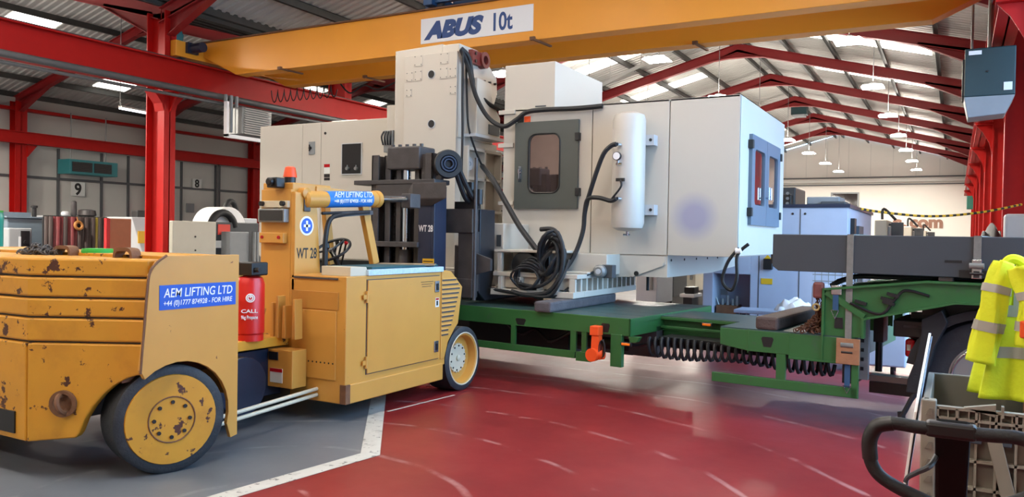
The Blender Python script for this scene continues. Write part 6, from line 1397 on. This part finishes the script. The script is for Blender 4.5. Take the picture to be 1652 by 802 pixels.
# rusty chain heap hung on the gooseneck front
c = tw(sg-.1, .07, ZD)
rr = random.Random(9); t = thing('rusty_chain', 'heap of rusty chain with hook against the gooseneck', 'chain', c)
k = MB()
for i in range(240):
    u = rr.random(); hz = .2*(u**1.3); wd = .13*(1-u*.8)
    p = Vector((c.x+.02-(.22*(1-u))*rr.random()+.05, c.y+rr.uniform(-.1, .12)*(1-u*.6), ZD+.018+hz*1.0)); ax_ = Vector((rr.uniform(-1,1), rr.uniform(-1,1), rr.uniform(-1,1))).normalized(); b1 = ax_.orthogonal().normalized(); b2 = ax_.cross(b1)
    k.tube([p+(b1*math.cos(2*math.pi*j/8)*1.4+b2*math.sin(2*math.pi*j/8))*.014 for j in range(8)], .0045, 5, closed=True)
o = part('chain_links', k, rust, t); o['kind'] = 'stuff'
k = MB()
for i in range(26):
    z = ZD+.14+i*.0105; p = Vector((c.x+.055+.005*math.sin(i), c.y-.06+.012*(i % 3), z)); ax_ = Vector((1, 0, 0)) if i % 2 else Vector((0, 1, 0)); b1 = Vector((0,0,1)); b2 = ax_.cross(b1)
    for dx in (-.02, .02):
        q = p+Vector((dx, 0, 0)); k.tube([q+b1*math.cos(2*math.pi*j/8)*.016+b2*math.sin(2*math.pi*j/8)*.011 for j in range(8)], .005, 5, closed=True)
part('hanging_links', k, rust, t)
k = MB(); p = Vector((c.x+.05, c.y-.08, 1.2)); k.box(p+Vector((-.05,-.02,-.09)), p+Vector((.04,.05,.05))); part('chain_binder', k, mat('rust_red', '#6E3A32', .7, var=.2, scale=20), t, .02)
k = MB(); k.torus((c.x+.03, c.y-.09, ZD+.235), (0.3,-1,0), .026, .009, 18, 6); part('brass_ring', k, mat('brass_ring', '#B09054', .5, .4), t)

# ================================================================== tractor unit at the right
SO = sz(1500, 520, .15)
tk_ = thing('tractor_unit', 'rear of a truck with big wheel, black mudguard and red lamp under the gooseneck', 'truck', tuple(TM @ Vector((SO.x, .3, 0))), TA); KM = WM[tk_.name].inverted() @ TM
def kp(nm, k, m, par=None, bv=0): k.v = [KM @ v for v in k.v]; return part(nm, k, m, par or tk_, bv, local=True)
tw0 = .28
wc = sz(1600, 600, tw0); wc = Vector((sz(1596, 600, tw0).x, tw0, .51)); RW = .5
k = MB(); k.lathe(wc, (0,1,0), [(.29,0),(.42,-.01),(RW-.03,.0),(RW,.04),(RW,.26),(RW-.03,.3),(.29,.3),(.29,0)], 48); wh = kp('rear_wheel', k, tyre)
k = MB(); k.lathe(wc+Vector((0,.0,0)), (0,1,0), [(.29,0),(.28,.01),(.27,.08),(.12,.1),(.1,.02),(.0,.015)], 36); rm_ = kp('wheel_rim', k, galv, wh)
k = MB(); k.torus(wc+Vector((0,-.004,0)), (0,1,0), .265, .012, 36, 8); kp('rim_ring', k, steel, rm_)
for i in range(10): a = 2*math.pi*i/10; k = MB(); p = wc+Vector((.17*math.cos(a), .085, .17*math.sin(a))); k.cyl(p, p-Vector((0,.03,0)), .016, n=8); kp('wheel_nut', k, steel, rm_)
# mudguard arc
k = MB(); arc = []
for i in range(15): a = R_(20+i*150/14); arc.append((math.cos(a), math.sin(a)))
outer = [(wc.x+(RW+.09)*c_, wc.z+(RW+.07)*s_) for c_, s_ in arc]; inner = [(wc.x+(RW+.075)*c_, wc.z+(RW+.055)*s_) for c_, s_ in reversed(arc)]
k.prism([(x, tw0-.12, z) for x, z in outer+inner], (0, .5, 0)); mg = kp('mudguard', k, rubber)
k = MB(); k.prism([(x, tw0-.125, z) for x, z in outer]+[(wc.x+(RW+.02)*c_, tw0-.125, wc.z+(RW+.0)*s_) for c_, s_ in reversed(arc)], (0, .012, 0)); kp('mudguard_lip', k, rubber, mg)
# mud flap hanging behind the wheel
e0 = sz(1490, 512, .15); e1 = sz(1474, 600, .15)
pts = [sz(x, y, .16) for x, y in ((1520, 500), (1488, 515), (1487, 540), (1478, 580), (1465, 612), (1463, 632), (1481, 634), (1500, 590), (1508, 560), (1530, 520))]
k = MB(); k.prism([(p.x, .12, p.z) for p in pts], (0, .4, 0)); kp('mud_flap', k, rubber, mg, .006)
k = MB(); pz_ = [sz(x, y, .16) for x, y in ((1478, 634), (1470, 645), (1462, 660), (1455, 672))]; k.tube([(p.x, .14, p.z) for p in pz_], .02, 8); hh = kp('hanging_chain', k, rubber, mg)
k = MB(); p = pz_[-1]; k.prism([(p.x-.03, .13, p.z+.04), (p.x+.02, .13, p.z+.05), (p.x+.03, .13, p.z-.02), (p.x-.025, .13, p.z-.03)], (0, .03, 0)); kp('chain_end', k, black, hh)
# tail lamp and bracket
c = sz(1467, 562, .3); k = MB(); k.box((c.x-.035, .3, c.z-.075), (c.x+.04, .4, c.z+.075)); tl_ = kp('tail_lamp', k, redl, None, .02)
k = MB(); k.box((c.x-.02, .296, c.z-.02), (c.x+.01, .3, c.z+.03)); kp('reflector', k, paper, tl_)
a, b_ = sz(1442, 515, .3), sz(1490, 546, .3); k = MB(); k.box((a.x, .28, b_.z), (b_.x+.1, .9, a.z)); cb2 = kp('chassis_end', k, black, None, .01)
k = MB(); k.box((a.x+.08, .274, a.z-.06), (a.x+.22, .28, a.z-.045)); kp('handle', k, iron, cb2)
k = MB(); k.box((a.x+.1, .5, .75), (6.5, .62, 1.0)); k.box((a.x+.1, 1.2, .75), (6.5, 1.32, 1.0)); kp('chassis_rail', k, black)
k = MB(); k.cyl((wc.x, tw0+.3, wc.z), (wc.x, 1.5, wc.z), .09, n=16); kp('axle', k, black)
wcb = Vector((wc.x, 1.8, wc.z)); k = MB(); k.lathe(wcb, (0,-1,0), [(.29,0),(RW-.03,0),(RW,.04),(RW,.26),(RW-.03,.3),(.29,.3),(.29,0)], 40); kp('rear_wheel', k, tyre)
wf = Vector((wc.x+3.4, .3, wc.z)); k = MB(); k.lathe(wf, (0,1,0), [(.29,0),(RW-.03,0),(RW,.04),(RW,.26),(RW-.03,.3),(.29,.3),(.29,0)], 40); kp('front_wheel', k, tyre)
k = MB(); k.box((wc.x+2.4, .2, .6), (wc.x+4.4, 2.2, 1.28)); kp('cab_base', k, mat('cab_white', '#C8CCD2', .35), None, .05)
# green spine strip above guard already belongs to trailer; fifth-wheel plate
k = MB(); k.box((wc.x-.5, .35, 1.0), (wc.x+.6, 1.5, 1.12)); kp('fifth_wheel', k, black)
# ================================================================== foreground: pallet box, jacket, pallet truck, white board
CX0, CX1, CY0, CY1, CZ0, CZ1 = -.11, 1.12, 4.0, 4.86, .16, .905
cr_ = thing('pallet_box', 'grey-brown ribbed plastic pallet box in the right foreground', 'crate', ((CX0+CX1)/2, (CY0+CY1)/2, CZ0))
k = MB(); k.box((CX0+.02, CY1-.03, CZ0), (CX1-.02, CY1, CZ1)); part('back_wall', k, plast2, cr_, .006)
for X in (CX0, CX1-.03): k = MB(); k.box((X, CY0+.01, CZ0), (X+.03, CY1, CZ1)); part('side_wall', k, plast2, cr_, .006)
k = MB(); k.box((CX0, CY0+.04, CZ0), (CX1, CY1, CZ0+.04)); part('box_floor', k, plast2, cr_)
k = MB(); k.box((CX0+.02, CY0+.035, CZ0), (CX1-.02, CY0+.05, CZ1-.03)); fw = part('front_wall', k, plast2, cr_)
# ribs of the front wall: each its own piece
def rib(a, b_): k = MB(); k.box(a, b_); return part('rib', k, plast, fw)
for i in range(16):
    X = CX0+.06+i*(CX1-CX0-.12)/15; rib((X-.005, CY0, CZ0), (X+.005, CY0+.036, CZ1-.03))
for z in (CZ1-.03, CZ1-.075, CZ1-.13, CZ1-.25, CZ1-.37, CZ1-.49, CZ1-.61):
    rib((CX0+.01, CY0, z-.006), (CX1-.01, CY0+.036, z+.006))
for i in range(11): X = CX0+.1+i*.04 ; rib((X-.003, CY0+.004, CZ1-.13), (X+.003, CY0+.036, CZ1-.03))
k = MB(); k.bar((CX0+.27, CY0-.006, CZ1-.12), (CX0+.42, CY0-.006, CZ0), .014, .055, (1,0,0)); part('diagonal_brace', k, plast, fw, .003)
k = MB(); k.bar((CX0+.85, CY0-.006, CZ1-.12), (CX0+.7, CY0-.006, CZ0), .014, .055, (1,0,0)); part('diagonal_brace', k, plast, fw, .003)
k = MB(); k.box((CX0-.005, CY0-.008, CZ0), (CX0+.055, CY0+.05, CZ1)); cp = part('corner_post', k, plast, cr_, .006)
for i in range(9): z = CZ0+.08+i*.075; k = MB(); k.prism([(CX0+.012, CY0-.008, z), (CX0+.04, CY0-.008, z), (CX0+.04, CY0-.008, z+.03), (CX0+.028, CY0-.008, z+.03)], (0, -.008, 0)); part('notch', k, plast2, cp)
for X in (CX0+.2, CX0+.31): k = MB(); k.box((X-.03, CY0-.012, CZ1-.17), (X+.03, CY0+.0, CZ1-.13)); part('latch', k, mat('latch_blue_grey', '#3A444E', .5) if X < .2 else MATS['latch_blue_grey'], cr_, .004)
k = MB(); k.box((CX0+.3, CY0-.004, CZ1-.05), (CX0+.31, CY0+.03, CZ1)); k.prism([(CX0+.16, CY0+.0, CZ1-.02), (CX0+.28, CY0+.0, CZ1+.005), (CX0+.28, CY0+.0, CZ1-.05)], (0, .03, 0)); part('flap_edge', k, plast, cr_)
k = MB(); k.box((CX0+.45, CY0-.008, CZ0+.02), (CX0+.62, CY0, CZ0+.09)); part('data_plate', k, slate, cr_)
for X in (CX0+.02, .45, CX1-.14):
    for Y in (CY0+.02, CY1-.16): k = MB(); k.box((X, Y, .04), (X+.12, Y+.14, CZ0)); part('foot', k, plast, cr_, .01)
# white board leaning against the left side
def bx_(y, z): return Vector((-.225+.115*(z-.1)/1.05, y, z))
poly = [bx_(4.02, .1), bx_(4.02, .84), bx_(4.12, .92), bx_(4.86, 1.115), bx_(4.9, 1.08), bx_(4.9, .1)]
k = MB(); k.prism(poly, (.012, 0, 0)); o = part('white_board', k, wprint, None, .002); tag(o, 'thin white board standing against the left side of the pallet box', 'board')
k = MB(); k.prism([p+Vector((.014, .03, -.02)) for p in poly[1:5]], (.004, 0, 0)); part('plastic_sleeve', k, mat('clear_plastic', '#A8B0C0', .15), o)
# hi-vis jacket draped over a carton standing in the box
ja = thing('hivis_jacket', 'bright yellow hi-vis jacket with grey reflective bands hung over the pallet box', 'jacket', (.45, 4.6, .9))
JX, JY = .335, 4.60
def jbody(u, v, off=0.):
    """u: around the front half (0 left .. 1 right), v: 0 top .. 1 hem"""
    a = math.pi*(1.08-1.16*u); z = 1.555-.70*v**.95-.05*(abs(u-.45)*2)**2*(1-v)
    w_ = (.035+.145*v**.55+.05*v); d = (.03+.13*v**.6)
    fold = .030*v**.6*math.sin(u*23+1.0+v*1.3)+.011*v*math.sin(u*47+2)
    x = JX+.05*v+(w_+fold+off)*math.cos(a)*1.25; y = JY-(d+fold*1.4+off)*max(-.3, math.sin(a))
    return Vector((x, y, z))
k = MB(); k.grid(60, 30, lambda u, v: jbody(u, v)); part('jacket_body', k, hivis, ja, solid=.006)
for v0, v1 in ((.33, .41), (.62, .70)):
    k = MB(); k.grid(60, 3, lambda u, v: jbody(u, v0+(v1-v0)*v, .006)); part('reflective_band', k, refl, ja)
for u0 in (.30, .62):
    k = MB(); k.grid(3, 14, lambda u, v: jbody(u0+.05*u+.03*v, .0+.33*v, .006)); part('reflective_band', k, refl, ja)
# sleeve hanging at the left, and one at the right
def sleeve(pts, r0, r1, bands, seed, flat_=.8):
    P = smooth(pts, 5); n = len(P)-1
    def fn(u, v, off=0.):
        i = min(int(v*n), n-1); f = v*n-i; c = P[i].lerp(P[i+1], f); t = (P[i+1]-P[i]).normalized()
        sx = Vector((0,1,0)).cross(t).normalized(); sy = t.cross(sx)
        a = 2*math.pi*u; r = r0+(r1-r0)*v+.007*math.sin(5*a+seed+6*v)+.006*math.sin(9*v+3*a)+off
        return c+sx*r*math.cos(a)+sy*r*flat_*math.sin(a)
    k = MB(); k.grid(24, 24, lambda u, v: fn(u, v)); part('sleeve', k, hivis, ja, solid=.005)
    for v0, v1 in bands: k = MB(); k.grid(24, 2, lambda u, v: fn(u, v0+(v1-v0)*v, .005)); part('reflective_band', k, refl, ja)
sleeve([atY(1622, 425, 4.5), atY(1607, 470, 4.46), atY(1596, 520, 4.45), atY(1583, 585, 4.45)], .045, .062, ((.28, .36), (.66, .74)), 1.)
sleeve([atY(1650, 430, 4.42), atY(1668, 490, 4.4), atY(1665, 560, 4.4)], .06, .06, ((.35, .45), (.7, .8)), 2.)
k = MB(); k.tube(smooth([atY(1618, 432, 4.54), atY(1630, 419, 4.54), atY(1645, 421, 4.54), atY(1660, 434, 4.54)]), .024, 8); part('collar', k, hivis, ja)
k = MB(); P = atY(1649, 535, 4.36); k.box((P.x-.01, 4.34, P.z-.03), (P.x+.05, 4.37, P.z+.05)); part('orange_badge', k, orange, ja, .008)
t = thing('tall_carton', 'tall brown carton inside the pallet box under the yellow jacket', 'carton', (.42, 4.68, .2))
k = MB(); k.box((.32, 4.64, CZ0+.04), (.52, 4.8, 1.49)); part('carton_body', k, ply, t, .005)
k = MB(); k.box((.41, 4.639, CZ0+.05), (.43, 4.64, 1.49)); part('tape', k, cream, t)
# pallet truck: handle loop, stem, lever, forks
YH = 2.6
pt = thing('pallet_truck', 'black pallet truck with loop handle and lever in the right foreground', 'pallet truck', (.02, 3.4, 0))
def hp(x, y): return atY(x, y, YH)
pl = [hp(1540, 697), hp(1480, 689), hp(1440, 683), hp(1415, 688), hp(1403, 710), hp(1404, 740), hp(1417, 765), hp(1445, 785), hp(1480, 802), hp(1520, 822)]
mxx = hp(1537, 700).x
right = [Vector((2*mxx-p.x, p.y, p.z)) for p in reversed(pl)]
k = MB(); k.tube(smooth(pl, 6)+smooth(right, 6)[1:], .0195, 14); hd_ = part('handle_loop', k, rubber, pt)
k = MB(); gp = smooth(pl[2:6], 6); k.tube(gp, .022, 14); part('grip_sleeve', k, black, hd_)
st0, st1 = Vector((mxx, YH+.0, pl[0].z+.015)), Vector((mxx, YH+.95, .28))
k = MB(); k.bar(st0, st1, .09, .05, (0,1,0)); sm_ = part('stem', k, mat('matt_black', '#161514', .85, var=.1, spec=.15), pt, .01)
k = MB(); k.box((mxx-.07, YH-.02, pl[0].z-.02), (mxx+.06, YH+.03, pl[0].z+.025)); part('handle_clamp', k, black, sm_, .01)
for dx in (-.02, .025): k = MB(); p = st0.lerp(st1, .12)+Vector((dx, -.026, 0)); k.lathe(p, (0,-1,.3), [(.007,0),(.007,.004),(.002,.005)], 10); part('screw', k, steel, sm_)
lv0 = st0.lerp(st1, .16)
k = MB(); k.tube(smooth([lv0+Vector((-.04,-.02,.01)), hp(1500, 752), hp(1478, 763), hp(1465, 770), hp(1460, 778)], 5), .009, 8, r2=.006); part('release_lever', k, slate, pt)
k = MB(); k.box((mxx-.12, 3.5, .1), (mxx+.12, 3.72, .35)); k.cyl((mxx, 3.6, .2), (mxx, 3.6, .5), .06, n=16); part('pump_body', k, slate, pt, .01)
for X in (mxx-.05, mxx+.05): k = MB(); k.cyl((X-.03, 3.55, .09), (X+.03, 3.55, .09), .09, n=20); part('steer_wheel', k, tyre, pt)
for X in (.22, .72): k = MB(); k.box((X, 3.85, .09), (X+.14, 4.95, .14)); part('fork', k, slate, pt, .01)
k = MB(); k.box((mxx-.12, 3.72, .1), (.86, 3.9, .3)); part('fork_frame', k, slate, pt, .01)
for X in (.29, .79): k = MB(); k.cyl((X-.04, 4.8, .045), (X+.04, 4.8, .045), .045, n=14); part('load_roller', k, tyre, pt)
